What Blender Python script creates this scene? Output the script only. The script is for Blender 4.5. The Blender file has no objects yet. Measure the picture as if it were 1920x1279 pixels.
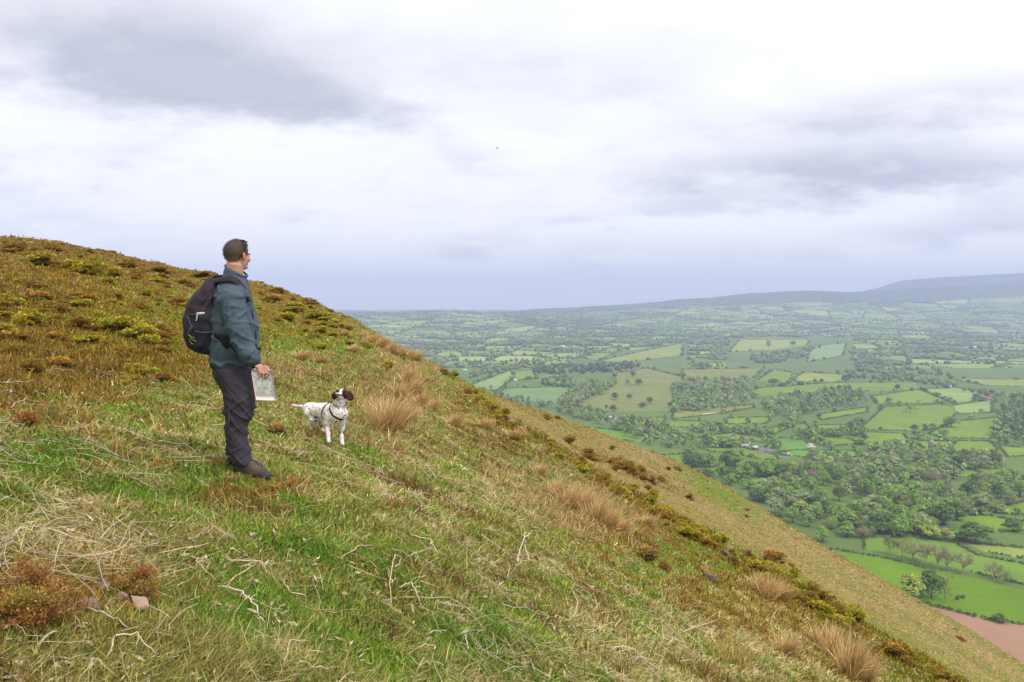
import bpy, bmesh, math, random
import numpy as np
from mathutils import Vector, Matrix, noise as mnoise
from mathutils.bvhtree import BVHTree
R = np.random.default_rng(7)
random.seed(7)
S = bpy.context.scene
COL = S.collection
rad = math.radians
F, CX, HY = 1507.0, 960.0, 575.0          # focal length, centre column and eye level on the 1920-wide photograph

def lin(c):
    c = np.asarray(c, float) / 255.0
    return np.where(c <= .04045, c / 12.92, ((c + .055) / 1.055) ** 2.4)

LIGHT = 1.16                               # light that falls on open ground here; picture colour / LIGHT = base colour
def alb(r, g, b, k=1.0):
    return lin((r, g, b)) / LIGHT * k

def sstep(a, b, x):
    t = np.clip((x - a) / (b - a), 0, 1)
    return t * t * (3 - 2 * t)

# ---------- value noise
_T = np.random.default_rng(3).random((256, 256))
def vnoise(x, y):
    xi = np.floor(x).astype(int); yi = np.floor(y).astype(int)
    fx = x - xi; fy = y - yi
    fx = fx * fx * (3 - 2 * fx); fy = fy * fy * (3 - 2 * fy)
    a = _T[xi & 255, yi & 255]; b = _T[(xi + 1) & 255, yi & 255]
    c = _T[xi & 255, (yi + 1) & 255]; d = _T[(xi + 1) & 255, (yi + 1) & 255]
    return (a * (1 - fx) + b * fx) * (1 - fy) + (c * (1 - fx) + d * fx) * fy
def fbm(x, y, o=4, g=.5):
    x = np.asarray(x, float); y = np.asarray(y, float)
    s = 0; a = 1; t = 0
    for i in range(o):
        s = s + a * vnoise(x * 2 ** i + 17.3 * i, y * 2 ** i + 9.1 * i); t += a; a *= g
    return s / t                            # 0..1, mean .5

# ---------- mesh helpers
def mesh_np(name, V, Fc, col=None, smooth=False, uv=None):
    me = bpy.data.meshes.new(name)
    V = np.asarray(V, np.float32); Fc = np.asarray(Fc, np.int32)
    n, k = Fc.shape
    me.vertices.add(len(V)); me.vertices.foreach_set('co', V.ravel())
    me.loops.add(n * k); me.loops.foreach_set('vertex_index', Fc.ravel())
    me.polygons.add(n); me.polygons.foreach_set('loop_start', np.arange(0, n * k, k, dtype=np.int32))
    if smooth: me.polygons.foreach_set('use_smooth', np.ones(n, bool))
    if col is not None:
        col = np.asarray(col, np.float32)
        if col.shape[1] == 3: col = np.hstack([col, np.ones((len(col), 1), np.float32)])
        at = me.attributes.new('Col', 'FLOAT_COLOR', 'POINT'); at.data.foreach_set('color', col.ravel())
    me.update(); me.validate()
    return me

class MB:
    """collects triangles with colours"""
    def __init__(s): s.V = []; s.F = []; s.C = []; s.n = 0
    def add(s, V, Fc, C=None):
        V = np.asarray(V, float).reshape(-1, 3); Fc = np.asarray(Fc, int)
        if Fc.shape[1] == 4: Fc = np.vstack([Fc[:, [0, 1, 2]], Fc[:, [0, 2, 3]]])
        if C is None: C = (.5, .5, .5)
        C = np.asarray(C, float)
        if C.ndim == 1: C = np.tile(C[:3], (len(V), 1))
        s.V.append(V); s.F.append(Fc + s.n); s.C.append(C); s.n += len(V); return s
    def mesh(s, name, smooth=False):
        return mesh_np(name, np.vstack(s.V), np.vstack(s.F), np.vstack(s.C), smooth)

def link(name, me, mat=None, parent=None):
    o = bpy.data.objects.new(name, me); COL.objects.link(o)
    if mat is not None and me is not None and not me.materials: me.materials.append(mat)
    if parent is not None: o.parent = parent
    return o
def tag(o, label=None, cat=None, group=None, kind=None):
    if label: o['label'] = label
    if cat: o['category'] = cat
    if group: o['group'] = group
    if kind: o['kind'] = kind
    return o
def empty(name, loc, label=None, cat=None, group=None, rz=0):
    o = bpy.data.objects.new(name, None); COL.objects.link(o)
    o.location = loc; o.rotation_euler.z = rz; o.empty_display_size = .1
    return tag(o, label, cat, group)

def frame_of(d):
    d = np.asarray(d, float); d = d / (np.linalg.norm(d) + 1e-9)
    a = np.cross(d, (0, 0, 1.0))
    if np.linalg.norm(a) < .05: a = np.cross(d, (0, 1.0, 0))
    a /= np.linalg.norm(a); return a, np.cross(a, d)
def tube(P, r, n=6, cap=True):
    P = np.asarray(P, float); m = len(P); r = np.broadcast_to(np.asarray(r, float), (m,))
    V = []; ang = np.arange(n) / n * 2 * np.pi
    for i in range(m):
        d = P[min(i + 1, m - 1)] - P[max(i - 1, 0)]
        a, b = frame_of(d)
        V.append(P[i] + r[i] * (np.cos(ang)[:, None] * a + np.sin(ang)[:, None] * b))
    V = np.vstack(V); Fc = []
    for i in range(m - 1):
        for j in range(n):
            k = (j + 1) % n
            Fc.append((i * n + j, i * n + k, (i + 1) * n + k)); Fc.append((i * n + j, (i + 1) * n + k, (i + 1) * n + j))
    if cap:
        for j in range(1, n - 1):
            Fc.append((0, j + 1, j)); q = (m - 1) * n; Fc.append((q, q + j, q + j + 1))
    return V, np.array(Fc)
def loft(secs, n=20, e=2.0):
    """secs: list of (centre, axis a, axis b) rings, closed at both ends; e = superellipse exponent"""
    ang = np.arange(n) / n * 2 * np.pi
    c, s = np.cos(ang), np.sin(ang)
    c = np.sign(c) * abs(c) ** (2 / e); s = np.sign(s) * abs(s) ** (2 / e)
    V = [np.asarray(C, float) + c[:, None] * np.asarray(a, float) + s[:, None] * np.asarray(b, float) for C, a, b in secs]
    m = len(V); V = np.vstack(V); Fc = []
    for i in range(m - 1):
        for j in range(n):
            k = (j + 1) % n
            Fc.append((i * n + j, i * n + k, (i + 1) * n + k)); Fc.append((i * n + j, (i + 1) * n + k, (i + 1) * n + j))
    c0 = len(V); V = np.vstack([V, V[:n].mean(0), V[-n:].mean(0)])
    for j in range(n):
        k = (j + 1) % n
        Fc.append((c0, k, j)); q = (m - 1) * n; Fc.append((c0 + 1, q + j, q + k))
    return V, np.array(Fc)
def ico(sub=2):
    bm = bmesh.new(); bmesh.ops.create_icosphere(bm, subdivisions=sub, radius=1)
    V = np.array([v.co[:] for v in bm.verts]); Fc = np.array([[v.index for v in f.verts] for f in bm.faces]); bm.free()
    return V, Fc
def remesh(mb, voxel, smooth_it=2, fac=.5):
    """one continuous surface from overlapping shapes"""
    me = mb.mesh('tmp'); o = bpy.data.objects.new('tmp', me); COL.objects.link(o)
    m = o.modifiers.new('r', 'REMESH'); m.mode = 'VOXEL'; m.voxel_size = voxel; m.adaptivity = 0
    if smooth_it:
        s = o.modifiers.new('s', 'SMOOTH'); s.iterations = smooth_it; s.factor = fac
    dg = bpy.context.evaluated_depsgraph_get(); dg.update()
    ev = o.evaluated_get(dg); out = bpy.data.meshes.new_from_object(ev)
    bpy.data.objects.remove(o); bpy.data.meshes.remove(me)
    out.polygons.foreach_set('use_smooth', np.ones(len(out.polygons), bool))
    return out
def coords(me):
    a = np.empty(len(me.vertices) * 3, np.float32); me.vertices.foreach_get('co', a); return a.reshape(-1, 3).astype(float)
def normals(me):
    a = np.empty(len(me.vertices) * 3, np.float32); me.vertices.foreach_get('normal', a); return a.reshape(-1, 3).astype(float)
def setco(me, V): me.vertices.foreach_set('co', np.asarray(V, np.float32).ravel()); me.update()
def setcol(me, C):
    C = np.asarray(C, np.float32); C = np.hstack([C[:, :3], np.ones((len(C), 1), np.float32)])
    at = me.attributes.get('Col') or me.attributes.new('Col', 'FLOAT_COLOR', 'POINT'); at.data.foreach_set('color', C.ravel())

# ---------- materials
def mat(name, col=None, rough=.8, attr=False, var=0.0, vscale=8.0, bump=0.0, bscale=40.0, spec=.25, trans=0.0, metal=0.0, vdetail=4):
    m = bpy.data.materials.new(name); m.use_nodes = True; nt = m.node_tree; N = nt.nodes; L = nt.links
    b = N['Principled BSDF']; b.inputs['Roughness'].default_value = rough; b.inputs['Specular IOR Level'].default_value = spec
    b.inputs['Metallic'].default_value = metal
    if attr:
        a = N.new('ShaderNodeAttribute'); a.attribute_name = 'Col'; src = a.outputs['Color']
    else:
        r = N.new('ShaderNodeRGB'); r.outputs[0].default_value = (*col[:3], 1); src = r.outputs[0]
    tc = N.new('ShaderNodeTexCoord')
    if var:
        nz = N.new('ShaderNodeTexNoise'); nz.inputs['Scale'].default_value = vscale; nz.inputs['Detail'].default_value = vdetail
        L.new(tc.outputs['Object'], nz.inputs['Vector'])
        mr = N.new('ShaderNodeMapRange'); mr.inputs['From Min'].default_value = .25; mr.inputs['From Max'].default_value = .75
        mr.inputs['To Min'].default_value = 1 - var; mr.inputs['To Max'].default_value = 1 + var
        L.new(nz.outputs['Fac'], mr.inputs['Value'])
        mx = N.new('ShaderNodeVectorMath'); mx.operation = 'SCALE'
        L.new(src, mx.inputs[0]); L.new(mr.outputs['Result'], mx.inputs['Scale']); src = mx.outputs[0]
    L.new(src, b.inputs['Base Color'])
    if bump:
        nb = N.new('ShaderNodeTexNoise'); nb.inputs['Scale'].default_value = bscale; nb.inputs['Detail'].default_value = 5
        L.new(tc.outputs['Object'], nb.inputs['Vector'])
        bp = N.new('ShaderNodeBump'); bp.inputs['Strength'].default_value = 1; bp.inputs['Distance'].default_value = bump
        L.new(nb.outputs['Fac'], bp.inputs['Height']); L.new(bp.outputs[0], b.inputs['Normal'])
    if trans:
        out = N['Material Output']; t = N.new('ShaderNodeBsdfTranslucent'); L.new(src, t.inputs['Color'])
        ms = N.new('ShaderNodeMixShader'); ms.inputs[0].default_value = trans
        L.new(b.outputs[0], ms.inputs[1]); L.new(t.outputs[0], ms.inputs[2]); L.new(ms.outputs[0], out.inputs['Surface'])
    return m
M_grass = mat('grass_blades', attr=True, rough=.75, spec=.2, trans=.25)
M_leaf = mat('leaves', attr=True, rough=.8, spec=.15, trans=.2)
M_far = mat('far_leaves', attr=True, rough=.9, spec=.1)
M_bark = mat('bark', attr=True, rough=.9, var=.25, vscale=3, spec=.1)
M_hill = mat('hillside_turf', attr=True, rough=.95, var=.45, vscale=9, vdetail=8, bump=.03, bscale=14, spec=.05)
M_valley = mat('valley_pasture', attr=True, rough=.95, var=.10, vscale=.012, vdetail=8, spec=.05)
M_rock = mat('stone', attr=True, rough=.9, var=.35, vscale=14, bump=.01, bscale=30, spec=.15)
M_twig = mat('dead_stem', attr=True, rough=.8, var=.2, vscale=30, spec=.2)

# ---------- camera, sun, sky
cam = bpy.data.cameras.new('camera'); co = bpy.data.objects.new('camera', cam); COL.objects.link(co)
co.location = (0, 0, 0); co.rotation_euler = (rad(90), 0, 0)
cam.sensor_width = 36; cam.lens = 36 * F / 1920; cam.shift_y = (HY - 639.5) / 1920; cam.clip_start = .05; cam.clip_end = 90000
S.camera = co
S.view_settings.view_transform = 'Standard'; S.view_settings.look = 'None'; S.view_settings.exposure = 0; S.view_settings.gamma = 1

SUN_EL, SUN_AZ = 54, 140                  # azimuth clockwise from +y
sd = bpy.data.lights.new('sun', 'SUN'); sd.energy = 2.5; sd.angle = rad(12); sd.color = (1, .95, .88)
so = bpy.data.objects.new('sun', sd); COL.objects.link(so)
dv = Vector((math.sin(rad(SUN_AZ)) * math.cos(rad(SUN_EL)), math.cos(rad(SUN_AZ)) * math.cos(rad(SUN_EL)), math.sin(rad(SUN_EL))))
so.rotation_euler = dv.to_track_quat('Z', 'Y').to_euler()

def build_world():
    w = bpy.data.worlds.new('World'); S.world = w; w.use_nodes = True
    nt = w.node_tree; N = nt.nodes; L = nt.links; N.clear()
    def val(x):
        return x
    def op(o, a, b=None, c=None, clamp=False):
        n = N.new('ShaderNodeMath'); n.operation = o; n.use_clamp = clamp
        for i, x in enumerate((a, b, c)):
            if x is None: continue
            if isinstance(x, (int, float)): n.inputs[i].default_value = x
            else: L.new(x, n.inputs[i])
        return n.outputs[0]
    tc = N.new('ShaderNodeTexCoord'); sx = N.new('ShaderNodeSeparateXYZ'); L.new(tc.outputs['Generated'], sx.inputs[0])
    x, y, z = sx.outputs
    # cloud deck coordinates: where the view line meets a layer of cloud
    zz = op('ADD', op('MAXIMUM', z, 0.0), .30)
    cx, cy = op('DIVIDE', x, zz), op('DIVIDE', y, zz)
    cv = N.new('ShaderNodeCombineXYZ'); L.new(cx, cv.inputs[0]); L.new(cy, cv.inputs[1])
    def noise(scale, detail, rough=.5, stretch=(1, 1, 1), off=0):
        mp = N.new('ShaderNodeMapping'); mp.inputs['Scale'].default_value = stretch; mp.inputs['Location'].default_value = (off, off * 1.7, off * .6)
        mp.inputs['Rotation'].default_value = (0, 0, rad(14))
        L.new(cv.outputs[0], mp.inputs['Vector'])
        n = N.new('ShaderNodeTexNoise'); n.inputs['Scale'].default_value = scale; n.inputs['Detail'].default_value = detail
        n.inputs['Roughness'].default_value = rough; L.new(mp.outputs[0], n.inputs['Vector']); return n.outputs['Fac']
    nA = noise(.95, 5, .5, (.9, 1.1, 1), 3.1)
    nB = noise(4.2, 8, .60, (.8, 1.0, 1), 8.3)
    nW = noise(2.1, 5, .55, (.8, 1.1, 1), 14.7)
    # large banks of darker cloud, each at its own bearing and height above the horizon
    ys = op('MAXIMUM', y, .05)
    yb = op('GREATER_THAN', y, .05)
    u = op('ADD', op('DIVIDE', x, ys), op('MULTIPLY', op('SUBTRACT', nW, .5), .22))
    v = op('ADD', op('DIVIDE', z, ys), op('MULTIPLY', op('SUBTRACT', nB, .5), .11))
    banks = [  # px, py, half width, half height (px), tilt, strength
        (230, 90, 480, 120, .10, 1.15), (520, 160, 260, 70, .12, .35), (110, 285, 260, 50, .02, .55), (560, 205, 240, 42, .0, .35),
        (1560, 322, 400, 44, -.05, 1.0), (1830, 200, 300, 60, -.25, .75), (1560, 200, 300, 42, -.15, .45), (1850, 320, 220, 60, -.1, .4),
        (1330, 398, 330, 28, -.10, .75), (1090, 420, 60, 16, 0, .5), (1600, 458, 420, 36, -.12, .8), (1900, 400, 160, 60, -.12, .6), (1200, 470, 200, 22, -.06, .35),
        (870, 388, 150, 26, 0, .42), (570, 396, 90, 28, 0, .42), (690, 312, 70, 36, 0, .42), (870, 300, 95, 44, 0, .34), (890, 455, 140, 26, -.05, .40),
        (110, 425, 120, 26, 0, .35), (210, 460, 80, 14, 0, .3), (1180, 190, 90, 55, -.3, .30), (960, 120, 260, 60, 0, .14), (1250, 60, 60, 40, -.5, .2)]
    tot = None
    for px, py, a, b, t, k in banks:
        u0, v0 = (px - CX) / F, (HY - py) / F; a /= F; b /= F
        du = op('SUBTRACT', u, u0)
        dvv = op('SUBTRACT', op('SUBTRACT', v, v0), op('MULTIPLY', du, -t))
        q = op('ADD', op('POWER', op('ABSOLUTE', op('DIVIDE', du, a)), 2.0), op('POWER', op('ABSOLUTE', op('DIVIDE', dvv, b)), 2.0))
        g = op('MULTIPLY', op('POWER', 2.718, op('MULTIPLY', q, -1.0)), k)
        tot = g if tot is None else op('ADD', tot, g)
    tot = op('MULTIPLY', tot, yb)
    tex = op('ADD', op('MULTIPLY', nA, 1.1), op('MULTIPLY', nB, .8))          # mean .9
    tot = op('MULTIPLY', tot, op('MAXIMUM', op('ADD', op('MULTIPLY', tex, 1.9), -.80), 0.05))
    base = op('MULTIPLY', op('SUBTRACT', tex, .97), 1.15)
    dk = op('ADD', op('MULTIPLY', tot, .62), base, clamp=True)
    nC = noise(7.0, 9, .62, (.75, 1.1, 1), 33.0); nD = noise(1.7, 4, .5, (.9, 1.0, 1), 41.0)
    puff = op('MULTIPLY', op('MULTIPLY', op('SUBTRACT', nC, .46), 3.2, clamp=True), op('MULTIPLY', op('SUBTRACT', nD, .36), 2.4, clamp=True))
    dk = op('ADD', dk, op('MULTIPLY', op('SUBTRACT', puff, .18), .26), clamp=True)
    rp = N.new('ShaderNodeValToRGB'); e = rp.color_ramp.elements
    pts = [(0, (253, 253, 251)), (.2, (244, 245, 246)), (.5, (222, 224, 230)), (.8, (196, 199, 210)), (1, (182, 185, 198))]
    e[0].position = 0; e[0].color = (*lin(pts[0][1]), 1); e[1].position = 1; e[1].color = (*lin(pts[-1][1]), 1)
    for p, c in pts[1:-1]:
        k = e.new(p); k.color = (*lin(c), 1)
    L.new(dk, rp.inputs[0])
    # veil of grey-violet murk low over the plain
    low = op('POWER', 2.718, op('MULTIPLY', op('POWER', op('DIVIDE', op('MAXIMUM', z, 0.0), .055), 2.0), -1.0))
    mx = N.new('ShaderNodeMix'); mx.data_type = 'RGBA'; L.new(op('MULTIPLY', low, .7), mx.inputs[0]); L.new(rp.outputs[0], mx.inputs[6])
    mx.inputs[7].default_value = (*lin((236, 237, 241)), 1)
    bc = N.new('ShaderNodeBackground'); L.new(mx.outputs[2], bc.inputs[0]); bc.inputs[1].default_value = 1.2
    sk = N.new('ShaderNodeTexSky'); sk.sky_type = 'NISHITA'; sk.sun_disc = False; sk.sun_elevation = rad(SUN_EL); sk.sun_rotation = rad(SUN_AZ)
    bs = N.new('ShaderNodeBackground'); L.new(sk.outputs[0], bs.inputs[0]); bs.inputs[1].default_value = .10
    # thin places where a little blue comes through the cloud
    gap = op('MULTIPLY', op('SUBTRACT', noise(.9, 5, .5, (.6, 1.2, 1), 21.0), .42), -1.5, clamp=True)
    cov = op('SUBTRACT', 1.0, op('MULTIPLY', op('MINIMUM', gap, .35), op('SUBTRACT', 1.0, dk)))
    ms = N.new('ShaderNodeMixShader'); L.new(cov, ms.inputs[0]); L.new(bs.outputs[0], ms.inputs[1]); L.new(bc.outputs[0], ms.inputs[2])
    out = N.new('ShaderNodeOutputWorld'); L.new(ms.outputs[0], out.inputs['Surface'])
    w.cycles.sampling_method = 'MANUAL'; w.cycles.sample_map_resolution = 512
build_world()
S.cycles.volume_bounces = 2; S.cycles.max_bounces = 6; S.cycles.diffuse_bounces = 3; S.cycles.transmission_bounces = 4; S.cycles.transparent_max_bounces = 8
S.cycles.use_denoising = True
try: S.cycles.denoiser = 'OPENIMAGEDENOISE'
except Exception: pass
S.cycles.use_adaptive_sampling = False
# ================= THE HILL: one heightfield round the viewpoint (origin = eye, 1.55 m above the turf)
_sx = np.array([-60, -12, -8, -4, -2, -.5, 60.]); _ss = np.array([.06, .10, .12, .20, .30, .5, .5])
_gx = np.linspace(-60, 60, 4801); _gs = np.interp(_gx, _sx, _ss)
_gi = np.concatenate([[0], np.cumsum((_gs[1:] + _gs[:-1]) / 2 * np.diff(_gx))]); _gi -= np.interp(0, _gx, _gi)
def near_z(x, y): return -1.55 - .1 * y - np.interp(x, _gx, _gi)

def pchip(xk, yk, x):
    xk = np.asarray(xk, float); yk = np.asarray(yk, float); h = np.diff(xk); d = np.diff(yk) / h
    m = np.zeros(len(xk)); m[0] = d[0]; m[-1] = d[-1]
    for i in range(1, len(xk) - 1):
        if d[i - 1] * d[i] > 0:
            w1, w2 = 2 * h[i] + h[i - 1], h[i] + 2 * h[i - 1]; m[i] = (w1 + w2) / (w1 / d[i - 1] + w2 / d[i])
    i = np.clip(np.searchsorted(xk, x) - 1, 0, len(h) - 1); t = (x - xk[i]) / h[i]
    return (yk[i] * (1 + 2 * t) * (1 - t) ** 2 + m[i] * h[i] * t * (1 - t) ** 2 + yk[i + 1] * t * t * (3 - 2 * t) + m[i + 1] * h[i] * t * t * (t - 1))

# per bearing: (distance, height on the photograph) of the ground; the last entry is the skyline
COLS = {
 -700: [(15, 440), (30, 380), (60, 330)],
 -300: [(15, 520), (30, 440), (60, 388)],
 0:    [(8, 726), (15, 600), (30, 505), (60, 442)],
 190:  [(18, 600), (35, 515), (70, 469)],
 340:  [(20, 625), (40, 550), (75, 504)],
 480:  [(20, 652), (40, 578), (75, 527)],
 560:  [(20, 690), (40, 610), (70, 556)],
 660:  [(20, 725), (35, 645), (60, 598)],
 780:  [(20, 762), (32, 705), (48, 670)],
 873:  [(20, 810), (30, 752), (42, 715)],
 930:  [(20, 842), (29, 768), (44, 775), (62, 752), (90, 743)],
 1040: [(20, 890), (27, 834), (38, 847), (62, 818), (110, 782)],
 1200: [(18, 985), (25, 927), (36, 945), (62, 905), (95, 868), (140, 834)],
 1380: [(17, 1090), (22, 1028), (33, 1048), (62, 1000), (105, 955), (165, 923)],
 1500: [(16, 1160), (20, 1098), (30, 1120), (62, 1070), (115, 1023), (185, 997)],
 1675: [(15, 1265), (17.5, 1198), (27, 1225), (62, 1170), (125, 1122), (210, 1097)],
 1825: [(13, 1370), (15.5, 1290), (25, 1318), (62, 1262), (130, 1212), (230, 1183)],
 1920: [(12, 1440), (14.5, 1352), (24, 1382), (62, 1325), (140, 1270), (245, 1244)],
 2500: [(11, 1870), (13, 1770), (24, 1800), (62, 1720), (140, 1650), (245, 1600)]}
_pxs = np.array(sorted(COLS)); DG = np.exp(np.linspace(math.log(6.0), math.log(1100), 220))
_Z = []
for p in _pxs:
    u = (p - CX) / F; kn = COLS[p]
    d0 = 10.0 if kn[0][0] > 10.5 else 6.0
    ds = [d0 * .6, d0]; zs = [near_z(u * d, d) for d in ds]; ts = [z / d for z, d in zip(zs, ds)]
    ds += [k[0] for k in kn]; ts += [(HY - k[1]) / F for k in kn]
    tz = pchip(np.log(ds), ts, np.log(np.clip(DG, ds[0], ds[-1]))); z = tz * DG
    dl, tl = ds[-1], ts[-1]; over = np.maximum(DG - dl, 0)
    z = np.where(DG > dl, dl * tl + over * (tl - .10 - .22 * sstep(0, 60, over)), z)
    _Z.append(z)
_Z = np.array(_Z)
_pf = np.arange(-700, 2501, 10.0); _ZF = np.array([pchip(_pxs, _Z[:, j], _pf) for j in range(len(DG))]).T     # bearing x distance
_kk = np.exp(-np.linspace(-2, 2, 13) ** 2); _kk /= _kk.sum()
_ZF = np.array([np.convolve(np.pad(_ZF[:, j], 6, mode='edge'), _kk, 'valid') for j in range(len(DG))]).T
_SKX = [-700, -300, 0, 90, 160, 175, 200, 240, 340, 480, 560, 640, 660, 690, 750, 800, 873, 927, 1020, 1090, 1160, 1227, 1273, 1290, 1380, 1418, 1485, 1500, 1562, 1675, 1750, 1825, 1875, 1920, 2500]
_SKY = [330, 388, 442, 448, 466, 467, 470, 482, 504, 527, 556, 588, 598, 616, 650, 677, 714, 744, 771, 796, 823, 848, 868, 876, 924, 947, 990, 997, 1035, 1097, 1140, 1183, 1216, 1244, 1600]
_PYF = HY - F * _ZF / DG[None, :]; _am = np.argmin(_PYF, axis=1); _er = np.interp(_pf, _SKX, _SKY) - _PYF.min(1); _ds = DG[_am]
_wt = sstep(.30, .75, np.log(DG[None, :] / 8) / np.log(_ds[:, None] / 8)) * 1.0
_ZF = _ZF - _wt * _er[:, None] * DG[None, :] / F
def hill_raw(x, y):
    x = np.asarray(x, float); y = np.asarray(y, float); r = np.hypot(x, y)
    th = np.clip(np.arctan2(x, y), math.atan(-1660 / F), math.atan(1540 / F))
    d = r * np.cos(th); px = CX + F * np.tan(th)
    fi = np.clip((px + 700) / 10, 0, len(_pf) - 1.001); i = fi.astype(int); fi = fi - i
    fj = np.clip(np.log(np.maximum(d, 6) / 6) / (math.log(1100 / 6) / (len(DG) - 1)), 0, len(DG) - 1.001); j = fj.astype(int); fj = fj - j
    zt = (_ZF[i, j] * (1 - fi) + _ZF[i + 1, j] * fi) * (1 - fj) + (_ZF[i, j + 1] * (1 - fi) + _ZF[i + 1, j + 1] * fi) * fj
    w = sstep(8, 13, d)
    return near_z(x, y) * (1 - w) + zt * w
def micro(x, y):
    r = np.hypot(x, y)
    a = (fbm(x * 1.6, y * 1.6, 4) - .5) * .19 * sstep(0, 4, r)
    b = (fbm(x * .45 + 5, y * .45, 3) - .5) * .4 * sstep(9, 30, r)
    c = (fbm(x * .12 + 50, y * .12, 3) - .5) * .5 * sstep(40, 110, r)
    return a + b + c
_flat = []                                  # small level places trodden by the walker and the dog
def hill(x, y):
    x = np.asarray(x, float); y = np.asarray(y, float)
    z = hill_raw(x, y) + micro(x, y)
    for fx, fy, fz, gx, gy, rr in _flat:
        w = 1 - sstep(rr * .45, rr, np.hypot(x - fx, y - fy))
        z = z * (1 - w) + (fz + gx * (x - fx) + gy * (y - fy)) * w
    return z
MAN = np.array([-2.06, 6.10, -1.262])       # between the boots
_flat.append((MAN[0], MAN[1], MAN[2], -.20, -.02, .85))
_flat.append((-2.15, 9.45, -1.547, -.30, -.02, .75))
def to_px(x, y, z): return CX + F * x / y, HY - F * z / y

# visible ground under a pixel of the photograph (used to sow plants evenly over what is seen)
_pc = np.arange(-420, 2341, 4.0); _dd = np.exp(np.linspace(math.log(1.2), math.log(330), 420))
_uu = (_pc - CX) / F
_zz = hill(_uu[:, None] * _dd[None, :], np.broadcast_to(_dd[None, :], (len(_pc), len(_dd))))
_py = HY - F * _zz / _dd[None, :]
_pm = np.minimum.accumulate(_py, axis=1)
def on_hill(px, py):
    px = np.asarray(px, float); py = np.asarray(py, float)
    c = np.clip(np.round((px + 420) / 4).astype(int), 0, len(_pc) - 1)
    j = np.array([np.searchsorted(-_pm[k], -q) for k, q in zip(c, py)]) if px.ndim else None
    ok = (j > 0) & (j < len(_dd)); j = np.clip(j, 1, len(_dd) - 1)
    a = _pm[c, j - 1]; b = _pm[c, j]; t = np.clip((a - py) / np.maximum(a - b, 1e-6), 0, 1)
    d = _dd[j - 1] * (1 - t) + _dd[j] * t; x = (px - CX) / F * d
    return x, d, hill(x, d), ok
def spot(px, py):
    x, y, z, ok = on_hill(np.array([px]), np.array([py])); return np.array([x[0], y[0], z[0]])
def crest_py(px):
    return np.interp(px, [873, 930, 1040, 1130, 1200, 1380, 1500, 1675, 1825, 1920, 2500], [715, 768, 834, 887, 927, 1028, 1098, 1198, 1290, 1352, 1770])
def sky_py(px):
    return np.interp(px, [-700, -300, 0, 190, 340, 480, 560, 660, 780, 873, 930, 1040, 1200, 1380, 1500, 1675, 1825, 1920, 2500],
                     [330, 388, 442, 469, 504, 527, 556, 598, 670, 715, 743, 782, 834, 923, 997, 1097, 1183, 1244, 1600])

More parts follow.
